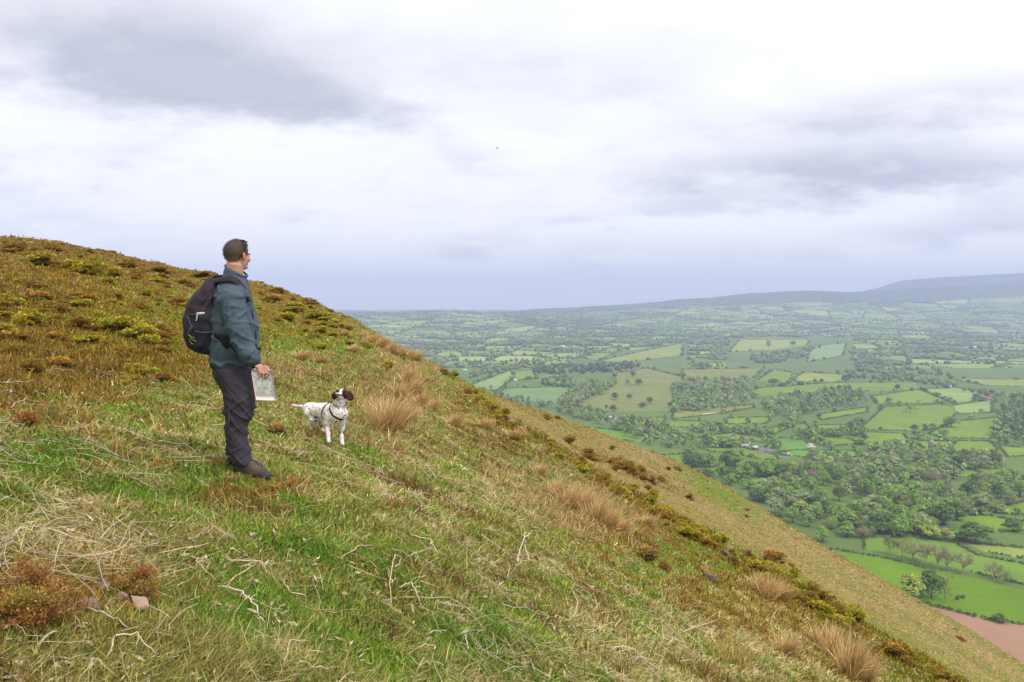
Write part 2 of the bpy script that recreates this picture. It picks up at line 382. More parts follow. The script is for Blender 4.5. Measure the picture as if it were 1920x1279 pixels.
# what grows where on the hill: soft patches (centre and half size as seen in the photograph, kind, weight)
KINDS = {'green': (112, 138, 42), 'lush': (98, 129, 44), 'straw': (178, 162, 112), 'gold': (134, 102, 36), 'brown': (110, 82, 42), 'gorse': (120, 120, 24),
         'orange': (150, 106, 52), 'tan': (160, 140, 86), 'rush': (164, 136, 94), 'olive': (132, 132, 62), 'pink': (172, 142, 112)}
KN = list(KINDS); KC = np.array([alb(*KINDS[k]) for k in KN])
PATCH = [(100, 490, 330, 44, 'gold', 3.2), (60, 480, 300, 40, 'brown', 1.6), (420, 525, 330, 42, 'gold', 2.6), (0, 560, 220, 60, 'brown', 2.2), (40, 600, 200, 60, 'gold', 2.8), (90, 650, 200, 50, 'gold', 2.0), (80, 690, 240, 40, 'gold', 1.4), (230, 615, 110, 42, 'gorse', 2.2), (300, 640, 70, 30, 'orange', 1.0),
 (80, 680, 220, 50, 'brown', 1.5), (250, 700, 120, 40, 'gold', 1.0), (560, 570, 120, 34, 'gold', 2.2), (640, 620, 90, 26, 'gorse', 1.6), (520, 600, 90, 26, 'gorse', 1.0),
 (180, 545, 130, 24, 'green', 1.9), (300, 590, 110, 26, 'green', 2.0), (370, 640, 60, 40, 'green', 1.6), (570, 655, 130, 26, 'green', 1.6), (640, 690, 100, 30, 'olive', 1.5),
 (200, 735, 90, 40, 'green', 1.5), (60, 780, 160, 40, 'orange', .7), (160, 770, 120, 40, 'straw', .8), (560, 700, 90, 26, 'rush', .8), (60, 860, 130, 36, 'lush', 1.6), (240, 900, 220, 40, 'lush', 1.6),
 (330, 870, 120, 50, 'straw', .5), (440, 900, 140, 60, 'green', 1.0), (480, 915, 90, 36, 'orange', 1.2), (700, 640, 60, 40, 'rush', 1.2), (760, 700, 60, 60, 'rush', 1.8), (700, 760, 90, 60, 'rush', 1.0), (640, 740, 60, 50, 'green', .9),
 (860, 790, 120, 50, 'tan', 1.4), (950, 820, 120, 40, 'brown', 1.1), (900, 760, 90, 26, 'gold', 1.5), (1000, 830, 90, 30, 'brown', 1.3), (700, 850, 220, 60, 'olive', 1.0), (850, 900, 200, 70, 'straw', .9),
 (1100, 930, 140, 60, 'rush', 1.2), (1050, 1010, 180, 60, 'olive', 1.2), (1250, 1000, 120, 40, 'gold', 1.3), (1180, 980, 120, 36, 'orange', .8), (1260, 1050, 110, 44, 'green', 1.5), (1330, 1100, 90, 50, 'gold', 1.2),
 (1500, 1150, 140, 40, 'gold', 1.3), (1450, 1130, 100, 60, 'tan', .9), (1600, 1210, 120, 60, 'gold', .9), (1520, 1210, 160, 60, 'tan', 1.0), (1400, 1200, 160, 70, 'straw', .8),
 (60, 1130, 130, 90, 'orange', 1.0), (220, 1110, 80, 40, 'pink', .5), (240, 1040, 200, 50, 'straw', .6), (480, 1120, 160, 80, 'lush', 1.2), (640, 1080, 120, 60, 'lush', .8), (500, 990, 200, 50, 'green', .9),
 (700, 1130, 130, 60, 'lush', 1.5), (780, 1220, 180, 60, 'lush', 1.3), (900, 1120, 200, 60, 'olive', .8), (1000, 1200, 260, 70, 'green', .8), (300, 1230, 260, 50, 'olive', .9), (620, 1230, 120, 50, 'green', .8), (1200, 1200, 200, 80, 'straw', .5),
 (760, 960, 180, 50, 'straw', .8), (560, 800, 120, 60, 'olive', .8), (540, 860, 100, 40, 'green', .7), (120, 520, 260, 34, 'gold', 1.5), (470, 545, 60, 24, 'gold', 1.6), (620, 600, 80, 24, 'gold', 1.4)]
def zones(x, y, z):
    """weights of each kind of growth at points on the hill"""
    x = np.asarray(x, float); y = np.asarray(y, float); r = np.hypot(x, y)
    yy = np.maximum(y, .6); px, py = CX + F * x / yy, HY - F * z / yy
    jx = (fbm(x * .9 + 31, y * .9, 3) - .5) * 140; jy = (fbm(x * .9, y * .9 + 77, 3) - .5) * 90
    W = np.full((len(x), len(KN)), .0)
    W[:, KN.index('olive')] = .42; W[:, KN.index('green')] = .42; W[:, KN.index('straw')] = .26; W[:, KN.index('brown')] = .06
    for a, b, c, d, k, w in PATCH:
        W[:, KN.index(k)] += w * np.exp(-((px + jx - a) / c) ** 2 - ((py + jy - b) / d) ** 2)
    n1 = fbm(x * .55 + 3, y * .55, 4); n2 = fbm(x * 1.7 + 40, y * 1.7 + 9, 4); n3 = fbm(x * 3.3, y * 3.3 + 70, 3); n4 = fbm(x * 2.3 + 90, y * 2.3 + 20, 4)
    W[:, KN.index('green')] += 1.5 * np.clip(n2 - .52, 0, 1) * 2.4; W[:, KN.index('lush')] += 1.8 * np.clip(n4 - .56, 0, 1) * 3
    W[:, KN.index('straw')] += 1.7 * np.clip(n3 - .53, 0, 1) * 2.4; W[:, KN.index('orange')] += np.clip(n1 * .5 + n4 * .5 - .6, 0, 1) * 5; W[:, KN.index('brown')] += np.clip(.42 - n2, 0, 1) * 3
    # near crest with its gorse line, then the far flank
    cp = crest_py(px); on = sstep(880, 960, px)
    line = on * np.exp(-((py - cp - 14) / 20.0) ** 2) * (py > cp - 4) * sstep(.30, .48, fbm(x * .7 + 8, y * .7, 3) )
    far = on * (1 - sstep(34, 44, r) * 0) * sstep(30, 42, r)
    W[:, KN.index('gorse')] += 1.5 * line; W[:, KN.index('gold')] += 1.5 * line; W[:, KN.index('brown')] += .6 * line
    Wf = np.zeros_like(W)
    sN = fbm(x * .020 + y * .010, y * .09 - x * .03, 4); s2 = fbm(x * .16 + 4, y * .16, 4); s3 = fbm(x * .05 + 9, y * .2 + x * .08, 4)
    Wf[:, KN.index('tan')] = 1.6; Wf[:, KN.index('brown')] = .12 + 1.6 * np.clip(s2 - .54, 0, 1) * 2; Wf[:, KN.index('olive')] = .8 + 4.2 * np.clip(sN - .5, 0, 1) * 2
    Wf[:, KN.index('gold')] = 2.2 * np.clip(s3 - .54, 0, 1) * 2; Wf[:, KN.index('pink')] = 4.5 * np.clip(.45 - s3, 0, 1) * 2
    Wf[:, KN.index('green')] = 2.6 * np.exp(-((px - 1345) / 75) ** 2 - ((py - 925 - (px - 1345) * .55) / 24) ** 2) + 3.2 * np.clip(.45 - sN, 0, 1) * 2
    skl = np.exp(-np.clip(py - sky_py(px), 0, 99) / 16.0); Wf[:, KN.index('gold')] += .9 * skl; Wf[:, KN.index('brown')] += .5 * skl
    Wf[:, KN.index('brown')] += 2.2 * np.exp(-((px - 1180) / 90) ** 2 - ((py - 880 - (px - 1180) * .42) / 14) ** 2)
    for i in range(len(KN)):                 # small mossy mottling: each kind keeps to its own hand-sized patches
        W[:, i] *= np.exp(7.0 * (fbm(x * 4.2 + 13.7 * i, y * 4.2 + 7.9 * i, 3) - .5))
    hz = np.clip(W[:, KN.index('gold')] + W[:, KN.index('brown')] + W[:, KN.index('gorse')] - 1.0, 0, 1) * .8
    for k in ('green', 'lush'): W[:, KN.index(k)] *= 1 - hz
    W = W ** 1.35; W = W / W.sum(1, keepdims=True)
    W = W * (1 - far)[:, None] + (Wf ** 2.6 / (Wf ** 2.6).sum(1, keepdims=True)) * far[:, None]
    return W / W.sum(1, keepdims=True)

def polar_mesh(name, ths, rs, zf, cf, smooth=True):
    T, Rr = np.meshgrid(ths, rs, indexing='ij'); X, Y = np.sin(T) * Rr, np.cos(T) * Rr
    x, y = X.ravel(), Y.ravel(); z = zf(x, y); n, m = len(ths), len(rs)
    i = np.arange(n - 1)[:, None] * m + np.arange(m - 1)[None, :]
    Fc = np.stack([i, i + m, i + m + 1, i + 1], -1).reshape(-1, 4)
    return mesh_np(name, np.stack([x, y, z], 1), Fc, cf(x, y, z), smooth)
def hill_col(x, y, z):
    W = zones(x, y, z); C = W @ KC
    n = fbm(x * 7, y * 7, 3)[:, None]; C = C * (.70 + .3 * n)
    soil = alb(92, 74, 46); k = np.clip(fbm(x * 5 + 11, y * 5, 3) - .55, 0, 1)[:, None] * 2.2 * (np.hypot(x, y) < 30)[:, None]
    return C * (1 - k) + soil * k
def build_hill():
    f = np.linspace(rad(-46), rad(46), 760); b1 = np.linspace(rad(-180), rad(-46), 60)[:-1]; b2 = np.linspace(rad(46), rad(180), 60)[1:]
    rs = np.concatenate([[.02], np.exp(np.linspace(math.log(.25), math.log(1080), 430))])
    me = polar_mesh('hillside', np.concatenate([b1, f, b2]), rs, hill, hill_col)
    tag(link('hillside', me, M_hill), kind='structure')
build_hill()
# ================= THE VALLEY
def ridge(px, d, prof, dr, w, base):
    t = np.interp(px, [p[0] for p in prof], [p[1] for p in prof]); zt = dr * (HY - t) / F
    return np.maximum(zt - base, 0) * np.exp(-((d - dr) / w) ** 2)
RID_A = [(300, 594), (600, 592), (700, 589), (760, 587), (816, 584), (880, 585), (912, 588), (1000, 589), (1090, 596), (1200, 604), (1400, 612), (3000, 612)]
RID_B = [(850, 600), (950, 586), (1007, 580), (1107, 575), (1207, 570), (1280, 561), (1340, 558), (1413, 550), (1480, 546), (1530, 545), (1580, 548), (1640, 546), (1727, 540), (1800, 536), (1920, 530), (2300, 526)]
RID_C = [(1500, 600), (1600, 555), (1640, 541), (1665, 532), (1693, 526), (1740, 522), (1800, 518), (1860, 515), (1920, 512), (2300, 505)]
RID_D = [(700, 585), (950, 583), (1150, 572), (1290, 562), (1430, 553), (1560, 548), (1700, 546), (2300, 540)]
def vall(x, y):
    x = np.asarray(x, float); y = np.asarray(y, float); d = np.maximum(y, 50); px = np.clip(CX + F * x / d, -600, 2600)
    px = px + (fbm(x / 260, y / 900 + 3, 4) - .5) * 26
    b = -200 + (fbm(x / 620 + 7, y / 620, 4) - .5) * 26 * sstep(900, 2200, d) + (fbm(x / 1700 + 2, y / 1700 + 5, 4) - .5) * 130 * sstep(2400, 5000, d)
    b = b + 150 * sstep(2900, 7800, d) * (.72 + .28 * sstep(1000, 1350, px))
    b = b + 14 * np.exp(-(((px - 1180) / 130) ** 2 + ((d - 2150) / 420) ** 2)) + 20 * np.exp(-(((px - 930) / 90) ** 2 + ((d - 2000) / 300) ** 2))
    z = b + ridge(px, d, RID_A, 6800, 1500, b) + ridge(px, d, RID_B, 8900, 1300, b)
    z = np.maximum(z, -200 + ridge(px, d, RID_C, 11300, 1200, -200)); z = np.maximum(z, -200 + ridge(px, d, RID_D, 14200, 1300, -200))
    return z
_vp = np.arange(560, 2341, 4.0); _vd = np.exp(np.linspace(math.log(380), math.log(12000), 900)); _vu = (_vp - CX) / F
_vz = vall(_vu[:, None] * _vd[None], np.broadcast_to(_vd[None], (len(_vp), len(_vd)))); _vm = np.minimum.accumulate(HY - F * _vz / _vd[None], axis=1)
def on_valley(px, py):
    px = np.atleast_1d(np.asarray(px, float)); py = np.atleast_1d(np.asarray(py, float))
    c = np.clip(np.round((px - 560) / 4).astype(int), 0, len(_vp) - 1)
    j = np.clip(np.array([np.searchsorted(-_vm[k], -q) for k, q in zip(c, py)]), 1, len(_vd) - 1)
    a = _vm[c, j - 1]; b = _vm[c, j]; t = np.clip((a - py) / np.maximum(a - b, 1e-6), 0, 1)
    d = _vd[j - 1] * (1 - t) + _vd[j] * t; return (px - CX) / F * d, d
def in_poly(P, x, y):
    P = np.asarray(P, float); r = np.zeros(len(x), bool); n = len(P)
    for i in range(n):
        x0, y0 = P[i]; x1, y1 = P[(i + 1) % n]
        c = ((y0 > y) != (y1 > y)); r ^= c & (x < (x1 - x0) * (y - y0) / (y1 - y0 + 1e-12) + x0)
    return r
G1, G2, G3, G4, OL, LT = (112, 146, 34), (122, 148, 46), (124, 147, 50), (134, 152, 60), (134, 140, 68), (148, 160, 72)
FIELDS = [  # outline as seen in the photograph, colour, name used in its hedge's label
 ([(1560, 1030), (1645, 1044), (1675, 1050), (1737, 1066), (1780, 1072), (1850, 1090), (1920, 1107), (2100, 1150), (2100, 1225), (1920, 1171), (1862, 1165), (1787, 1146), (1750, 1137), (1540, 1080)], G1, 'bright green field with the lone pair of trees'),
 ([(1620, 1008), (1700, 1006), (1790, 1018), (1830, 1040), (1920, 1058), (2100, 1090), (2100, 1140), (1900, 1092), (1820, 1072), (1720, 1048), (1620, 1030)], (120, 152, 56), 'green strip behind the row of bare trees'),
 ([(1810, 1018), (1920, 1028), (2080, 1040), (2080, 1075), (1920, 1047), (1850, 1036)], (150, 164, 84), 'pale green strip at the right edge'),
 ([(1782, 970), (1842, 965), (1920, 979), (2080, 1000), (2080, 1010), (1920, 996), (1862, 999), (1845, 997), (1820, 982), (1787, 980)], G2, 'green field beside the big round tree'),
 ([(1862, 962), (1890, 947), (1920, 941), (2060, 935), (2060, 985), (1920, 966)], G2, 'green field rising at the right edge'),
 ([(1622, 902), (1700, 907), (1707, 915), (1685, 922), (1655, 917), (1630, 915)], G2, 'small green field inside the valley wood'),
 ([(1783, 892), (1800, 880), (1880, 878), (1876, 888), (1826, 898)], G2, 'green clearing above the valley wood'),
 ([(1230, 855), (1294, 851), (1292, 872), (1250, 870)], G1, 'green corner field behind the hill edge'),
 ([(1280, 877), (1380, 876), (1376, 887), (1350, 889), (1300, 887)], G1, 'green field below the row of oaks'),
 ([(1384, 898), (1462, 894), (1507, 893), (1481, 900), (1444, 907), (1389, 906)], (128, 156, 66), 'field with white sheep'),
 ([(1309, 840), (1387, 838), (1455, 853), (1459, 862), (1425, 861), (1380, 851), (1335, 847)], G3, 'narrow field under the farmstead'),
 ([(1310, 821), (1365, 812), (1436, 823), (1438, 831), (1388, 825), (1340, 826)], G3, 'long green field above the farmstead'),
 ([(1434, 838), (1462, 821), (1507, 825), (1517, 834), (1515, 842), (1462, 844)], (112, 150, 62), 'green field right of the farmstead'),
 ([(1453, 849), (1492, 844), (1600, 845), (1620, 855), (1560, 862), (1481, 855)], (110, 158, 56), 'bright meadow right of the farmstead'),
 ([(1423, 814), (1444, 802), (1472, 797), (1480, 803), (1440, 816)], G3, 'small field in the fold above the farmstead'),
 ([(1361, 784), (1440, 782), (1444, 789), (1434, 795), (1363, 795)], G3, 'field below the olive bank'),
 ([(1247, 788), (1327, 791), (1324, 802), (1252, 801)], G3, 'field below the pale track'),
 ([(1262, 772), (1331, 765), (1412, 759), (1414, 765), (1350, 776), (1260, 786)], OL, 'olive bank under the big wood'),
 ([(1487, 797), (1507, 793), (1519, 802), (1507, 808), (1489, 804)], G3, 'small field among the trees'),
 ([(1617, 800), (1657, 763), (1780, 758), (1790, 777), (1773, 800), (1730, 808), (1620, 807)], G3, 'large sloping field with one brown tree'),
 ([(1633, 743), (1723, 730), (1780, 753), (1740, 757), (1643, 758)], G3, 'field left of the diagonal hedge'),
 ([(1730, 730), (1793, 727), (1873, 742), (1820, 752), (1783, 755)], (148, 168, 92), 'light field right of the diagonal hedge'),
 ([(1787, 760), (1860, 750), (1860, 773), (1797, 777)], (146, 166, 90), 'light field below the red-roofed farm'),
 ([(1793, 790), (1877, 782), (1863, 813), (1857, 823), (1773, 822), (1740, 813)], G3, 'green field left of the dark copse'),
 ([(1617, 810), (1693, 813), (1700, 823), (1680, 838), (1617, 833)], G3, 'green field under the large sloping field'),
 ([(1703, 827), (1787, 827), (1773, 845), (1690, 842)], G3, 'green field in the middle of the lower row'),
 ([(1793, 827), (1857, 827), (1870, 843), (1860, 857), (1773, 850)], G3, 'right field of the lower row'),
 ([(1873, 837), (1990, 842), (1990, 852), (1890, 857)], G3, 'green field below the dark copse'),
 ([(1403, 733), (1427, 727), (1573, 717), (1717, 717), (1720, 730), (1633, 733), (1573, 737), (1513, 737), (1413, 747)], G3, 'long field on the middle rise'),
 ([(1420, 713), (1450, 693), (1493, 700), (1477, 720)], G3, 'small steep field on the middle rise'),
 ([(1487, 710), (1507, 698), (1580, 703), (1573, 717), (1493, 715)], LT, 'pale field on the middle rise'),
 ([(1547, 747), (1607, 740), (1617, 750), (1553, 753)], G3, 'sliver of field behind the central trees'),
 ([(1533, 777), (1627, 763), (1627, 773), (1540, 788)], G3, 'field curving round the central trees'),
 ([(1530, 797), (1597, 797), (1580, 810), (1533, 813)], G3, 'field under the curving field'),
 ([(1543, 820), (1593, 823), (1613, 832), (1547, 838)], G3, 'field beside the white blossom tree'),
 ([(887, 720), (960, 693), (963, 710), (930, 733), (890, 727)], (136, 160, 98), 'pale slope next to the hill edge'),
 ([(933, 737), (950, 728), (1063, 725), (1070, 737), (1040, 757), (973, 753), (920, 745)], (126, 156, 94), 'broad pasture next to the hill edge'),
 ([(963, 697), (1000, 693), (1007, 710), (970, 713)], G4, 'little field left of the plantation'),
 ([(1073, 760), (1153, 720), (1153, 700), (1213, 690), (1280, 707), (1280, 737), (1257, 770), (1140, 773), (1100, 767)], (134, 142, 76), 'rough pasture dotted with single trees'),
 ([(1090, 800), (1167, 808), (1233, 823), (1193, 830), (1100, 810)], G1, 'green field behind the shoulder of the hill'),
 ([(1173, 787), (1247, 783), (1247, 797), (1187, 797)], G2, 'field along the pale track'),
 ([(1087, 670), (1160, 647), (1170, 653), (1120, 677)], G4, 'pale field beyond the plantation'),
 ([(1120, 677), (1280, 643), (1280, 667), (1173, 680)], LT, 'long light slope beyond the plantation'),
 ([(1367, 660), (1387, 637), (1520, 637), (1513, 647), (1440, 657)], LT, 'olive field with two single trees'),
 ([(1513, 680), (1520, 650), (1587, 643), (1580, 667)], (132, 160, 100), 'sloping field beyond the middle rise'),
 ([(1280, 693), (1433, 690), (1413, 710), (1280, 710)], OL, 'olive field above the big wood'),
 ([(1780, 710), (1920, 712), (1990, 712), (1990, 727), (1847, 723)], LT, 'light field at the right edge'),
 ([(1750, 1137), (1787, 1146), (1862, 1165), (1920, 1171), (2120, 1225), (2120, 1330), (1980, 1290), (1700, 1190)], (170, 134, 110), 'ploughed'),
]
# ---- woods: outline, number of trees, kinds with weights, tree height
DK, MD, YL, BR, GY, SH, WH, CO = range(8)      # dark green, mid green, yellow green, bare, grey olive, shrub, white blossom, conifer
WOODS = [
 ([(1003, 703), (1010, 690), (1073, 687), (1173, 683), (1213, 685), (1160, 699), (1083, 701)], 150, {CO: 5, DK: 3, GY: 1}, 15),
 ([(1017, 722), (1023, 709), (1070, 709), (1067, 729)], 60, {DK: 2, MD: 2, GY: 1}, 15),
 ([(1067, 739), (1073, 717), (1153, 719), (1153, 725), (1120, 745), (1073, 762), (1043, 759)], 170, {GY: 4, MD: 2, BR: 1}, 14),
 ([(1000, 755), (1040, 760), (1120, 772), (1180, 790), (1250, 800), (1285, 815), (1290, 830), (1220, 838), (1140, 802), (1040, 775)], 150, {DK: 2, MD: 3, GY: 2, BR: 1}, 12),
 ([(1262, 724), (1413, 718), (1413, 752), (1363, 767), (1262, 774)], 300, {GY: 5, MD: 2, BR: 1, DK: 1}, 14),
 ([(1417, 759), (1487, 742), (1580, 729), (1617, 735), (1627, 759), (1580, 765), (1513, 775), (1487, 799), (1443, 782)], 190, {DK: 3, MD: 3, GY: 3, BR: 1}, 14),
 ([(1620, 848), (1750, 843), (1880, 863), (1890, 880), (1780, 890), (1650, 866)], 95, {MD: 2, GY: 4, BR: 2, DK: 1}, 13),
 ([(1863, 815), (1877, 779), (1990, 779), (1990, 842), (1873, 835)], 150, {DK: 4, MD: 2, GY: 1}, 15),
 ([(1290, 876), (1380, 873), (1386, 874), (1290, 878)], 20, {DK: 2, MD: 3}, 17),
 ([(1378, 892), (1490, 886), (1500, 894), (1378, 899)], 26, {DK: 2, MD: 3, YL: 1}, 16),
 ([(1395, 915), (1500, 903), (1620, 893), (1640, 917), (1690, 927), (1720, 905), (1780, 895), (1830, 902), (1920, 895), (2000, 900), (2000, 935), (1870, 952), (1840, 964), (1780, 970), (1780, 990), (1700, 1003), (1600, 998), (1530, 1005), (1470, 975), (1410, 945)], 185, {DK: 3, MD: 6, GY: 4, BR: 3}, 15),
 ([(1560, 1006), (1640, 1000), (1700, 998), (1790, 1006), (1830, 1012), (1780, 1016), (1700, 1004), (1600, 1012)], 36, {DK: 2, MD: 4, YL: 1, BR: 2}, 11),
 ([(1280, 818), (1400, 832), (1395, 838), (1300, 838), (1240, 845)], 44, {DK: 2, MD: 3, GY: 2}, 12),
 ([(1330, 804), (1430, 816), (1490, 828), (1440, 820), (1330, 808)], 40, {DK: 2, MD: 3, GY: 2}, 11),
 ([(1280, 806), (1330, 804), (1430, 803), (1420, 812), (1300, 812)], 40, {MD: 3, GY: 3, BR: 1}, 10),
 ([(1480, 812), (1530, 815), (1545, 842), (1500, 820)], 30, {MD: 3, DK: 2}, 12),
 ([(1540, 815), (1620, 810), (1620, 818), (1545, 820)], 40, {DK: 3, MD: 3}, 11),
 ([(1440, 700), (1420, 715), (1290, 715), (1290, 712), (1410, 706)], 26, {GY: 3, MD: 2}, 11),
 ([(1580, 705), (1720, 705), (1790, 720), (1790, 728), (1700, 716), (1580, 710)], 80, {DK: 3, MD: 3, GY: 2}, 13),
 ([(1560, 700), (1640, 690), (1760, 690), (1780, 705), (1620, 703)], 90, {DK: 3, MD: 2, GY: 2}, 12),
 ([(1790, 732), (1880, 742), (1990, 748), (1990, 756), (1870, 746)], 70, {DK: 3, MD: 2, BR: 1}, 11),
 ([(1860, 750), (1930, 755), (1990, 752), (1990, 778), (1870, 776)], 80, {DK: 3, MD: 3}, 13),
 ([(1320, 660), (1365, 640), (1375, 640), (1340, 668)], 60, {DK: 2, GY: 3}, 13),
 ([(1400, 668), (1500, 655), (1540, 650), (1500, 676), (1420, 684)], 120, {DK: 3, GY: 3}, 13),
 ([(1590, 660), (1740, 650), (1740, 662), (1600, 676)], 130, {DK: 3, GY: 3}, 13),
 ([(890, 690), (990, 680), (1000, 688), (900, 705), (880, 712)], 60, {DK: 2, GY: 3}, 12),
 ([(905, 735), (932, 742), (1040, 760), (1000, 765), (930, 750)], 40, {DK: 2, GY: 3}, 11),
 ([(1500, 862), (1600, 858), (1640, 862), (1640, 892), (1500, 893)], 52, {MD: 4, GY: 4, BR: 3, DK: 1}, 13),
 ([(1640, 866), (1780, 890), (1780, 900), (1640, 915)], 60, {MD: 3, GY: 3, BR: 2}, 12),
 ([(1300, 884), (1380, 890), (1400, 915), (1330, 905)], 20, {MD: 3, DK: 3}, 12),
 ([(1640, 838), (1690, 838), (1700, 850), (1620, 850)], 30, {MD: 3, GY: 3}, 11),
 ([(1440, 836), (1460, 834), (1470, 842), (1445, 842)], 10, {MD: 2, SH: 1}, 9),
]
# single trees: px, py of the foot, height on the photograph, width, kind, label
SINGLES = [
 (1709, 1122, 46, 42, YL, 'broad yellow-green tree half hidden by the brow of the hill'), (1728, 1121, 30, 26, MD, 'small leafy tree between the yellow-green tree and the dark tree'), (1746, 1121, 51, 40, DK, 'dark green round tree standing alone in the bright green field'),
 (1772, 1124, 50, 34, BR, 'thin bare tree just right of the dark round tree'), (1795, 1124, 9, 8, SH, 'small bush in the field right of the bare tree'), (1804, 1121, 7, 9, SH, 'second small bush in the field, paler and lower'), (1875, 1167, 17, 22, DK, 'round dark bush on the edge of the ploughed field'),
 (1668, 1040, 46, 20, BR, 'slim bare tree at the left end of the bare row'), (1692, 1044, 42, 34, BR, 'pale bare tree, second in the row from the left'), (1712, 1052, 46, 40, BR, 'wide bare tree in the middle of the row above the hedge'), (1737, 1060, 44, 30, BR, 'bare tree with leaning trunk in the row above the hedge'),
 (1757, 1066, 50, 38, BR, 'tallest yellowish bare tree of the row above the hedge'), (1776, 1070, 50, 34, BR, 'bare tree right of the tallest one in the row'), (1805, 1076, 44, 34, BR, 'bare tree at the right end of the row'), (1863, 1087, 36, 30, BR, 'pale pinkish bare tree alone on the hedge'), (1885, 1093, 30, 26, BR, 'small pinkish bare tree right of its larger neighbour'),
 (1828, 1018, 38, 50, DK, 'huge round dark green tree below the green field'), (1800, 1014, 26, 30, MD, 'leafy tree leaning on the huge round one'), (1688, 1008, 38, 36, MD, 'rounded green tree on the strip above the bare row'), (1742, 1010, 26, 34, YL, 'light green low tree left of the huge round one'), (1768, 985, 40, 40, DK, 'dark dense tree at the corner of the green field'), (1795, 975, 34, 34, DK, 'dark tree under the rising field'),
 (1560, 992, 24, 24, MD, 'green tree near the hill edge, left of a similar one'), (1597, 988, 22, 30, MD, 'green spreading tree right of its slimmer neighbour'), (1542, 1016, 28, 30, MD, 'green tree rising right behind the brow'), (1660, 975, 30, 26, BR, 'bare tree in front of the valley wood'), (1720, 992, 34, 40, BR, 'wide brownish bare tree in front of the valley wood'), (1860, 1020, 16, 20, BR, 'dark purple-brown thicket right of the huge tree'),
 (1187, 707, 12, 12, DK, 'single dark tree on the pasture, upper left'), (1197, 722, 12, 13, DK, 'single dark tree in the middle of the rough pasture'), (1177, 720, 9, 11, GY, 'grey tree left of the dark one on the pasture'), (1153, 749, 13, 14, DK, 'pair of joined trees on the pasture slope'), (1180, 749, 11, 9, DK, 'pointed small tree on the pasture slope'),
 (1218, 756, 12, 12, DK, 'upper of two round trees on the pasture'), (1204, 765, 11, 13, DK, 'lower of two round trees on the pasture'), (1150, 772, 13, 13, DK, 'dark tree above the white barns'), (1257, 765, 12, 12, DK, 'dark tree on the right edge of the pasture'), (927, 739, 9, 9, DK, 'round tree at the end of the hedge near the hill'), (1137, 767, 8, 6, DK, 'little tree left of the one above the barns'),
 (1441, 653, 15, 9, GY, 'tall lone tree on the olive field'), (1487, 648, 9, 11, DK, 'low round tree right of the tall lone tree'), (1450, 722, 12, 18, DK, 'dark spreading tree on the middle rise'), (1470, 725, 8, 11, DK, 'small dark tree right of the spreading one'), (1585, 717, 15, 15, DK, 'round tree on the hedge of the middle rise'), (1652, 719, 9, 9, DK, 'small tree below the line of woods'), (1683, 732, 12, 10, DK, 'tree on the lower hedge of the middle rise'),
 (1667, 758, 14, 15, GY, 'grey lone tree on the hedge of the sloping field'), (1707, 774, 16, 24, BR, 'brown rounded tree in the large sloping field'), (1784, 801, 22, 24, MD, 'large tree at the right corner of the sloping field'), (1769, 821, 16, 18, MD, 'round tree on the hedge below the sloping field'), (1715, 810, 14, 14, DK, 'dark tree on the lower hedge, left'), (1721, 823, 18, 26, MD, 'wide tree under the dark one on the lower hedge'), (1830, 749, 11, 14, DK, 'tree left of the red-roofed farm'),
 (1452, 779, 12, 17, DK, 'very dark tree at the tip of the central trees'), (1613, 834, 13, 18, MD, 'tree at the right end of a valley hedge'), (1567, 855, 12, 18, DK, 'dark spreading tree in the bright meadow'), (1521, 842, 11, 13, WH, 'tree white with blossom'), (1612, 803, 22, 24, MD, 'tall tree left of the large sloping field'), (1365, 838, 20, 34, MD, 'wide oak left of the farmstead'), (1293, 850, 16, 26, MD, 'tree beside the corner field by the hill'), (1355, 890, 19, 22, MD, 'green tree standing before the row of oaks'),
 (1415, 938, 22, 26, DK, 'dark tree close behind the hill brow'), (1447, 933, 20, 24, DK, 'second dark tree behind the hill brow'), (1405, 918, 18, 22, MD, 'green tree behind the brow, above the dark one'), (1500, 965, 26, 28, YL, 'light green tree of the valley wood by the brow'), (1520, 975, 24, 26, BR, 'pinkish bare tree of the valley wood by the brow'),
 (1322, 800, 14, 16, BR, 'bare tree at the end of the pale track'), (1345, 800, 12, 18, GY, 'grey thicket below the olive bank'), (1360, 793, 12, 10, MD, 'green tree beside the grey thicket'), (1313, 765, 8, 9, GY, 'small tree at the foot of the big wood'),
]
TCOL = {DK: (84, 108, 46), MD: (112, 140, 58), YL: (138, 148, 56), BR: (132, 132, 94), GY: (126, 140, 88), SH: (90, 108, 58), WH: (208, 208, 190), CO: (70, 90, 58)}
TREES = []                                  # x, y, height, width, kind, label or None, wood number
for px, py, h, w, k, lb in SINGLES:
    x, d = on_valley(px, py); TREES.append((x[0], d[0], h * d[0] / F * 1.03, w * d[0] / F * 1.05, k, lb, -1))
for wi, (P, n, kinds, H) in enumerate(WOODS):
    P = np.array(P, float); lo, hi = P.min(0), P.max(0); got = 0; ks = list(kinds); pr = np.array([kinds[k] for k in ks], float); pr /= pr.sum()
    for _ in range(60):
        q = lo + R.random((n, 2)) * (hi - lo); q = q[in_poly(P, q[:, 0], q[:, 1])][:n - got]
        if not len(q): continue
        xs, ds = on_valley(q[:, 0], q[:, 1]); kk = R.choice(ks, len(q), p=pr); cl = fbm(xs / 60, ds / 60)
        for x, d, k, c in zip(xs, ds, kk, cl):
            h = H * R.uniform(.7, 1.25); TREES.append((x, d, h, h * R.uniform(.75, 1.15), k, None, wi))
        got += len(q)
        if got >= n: break
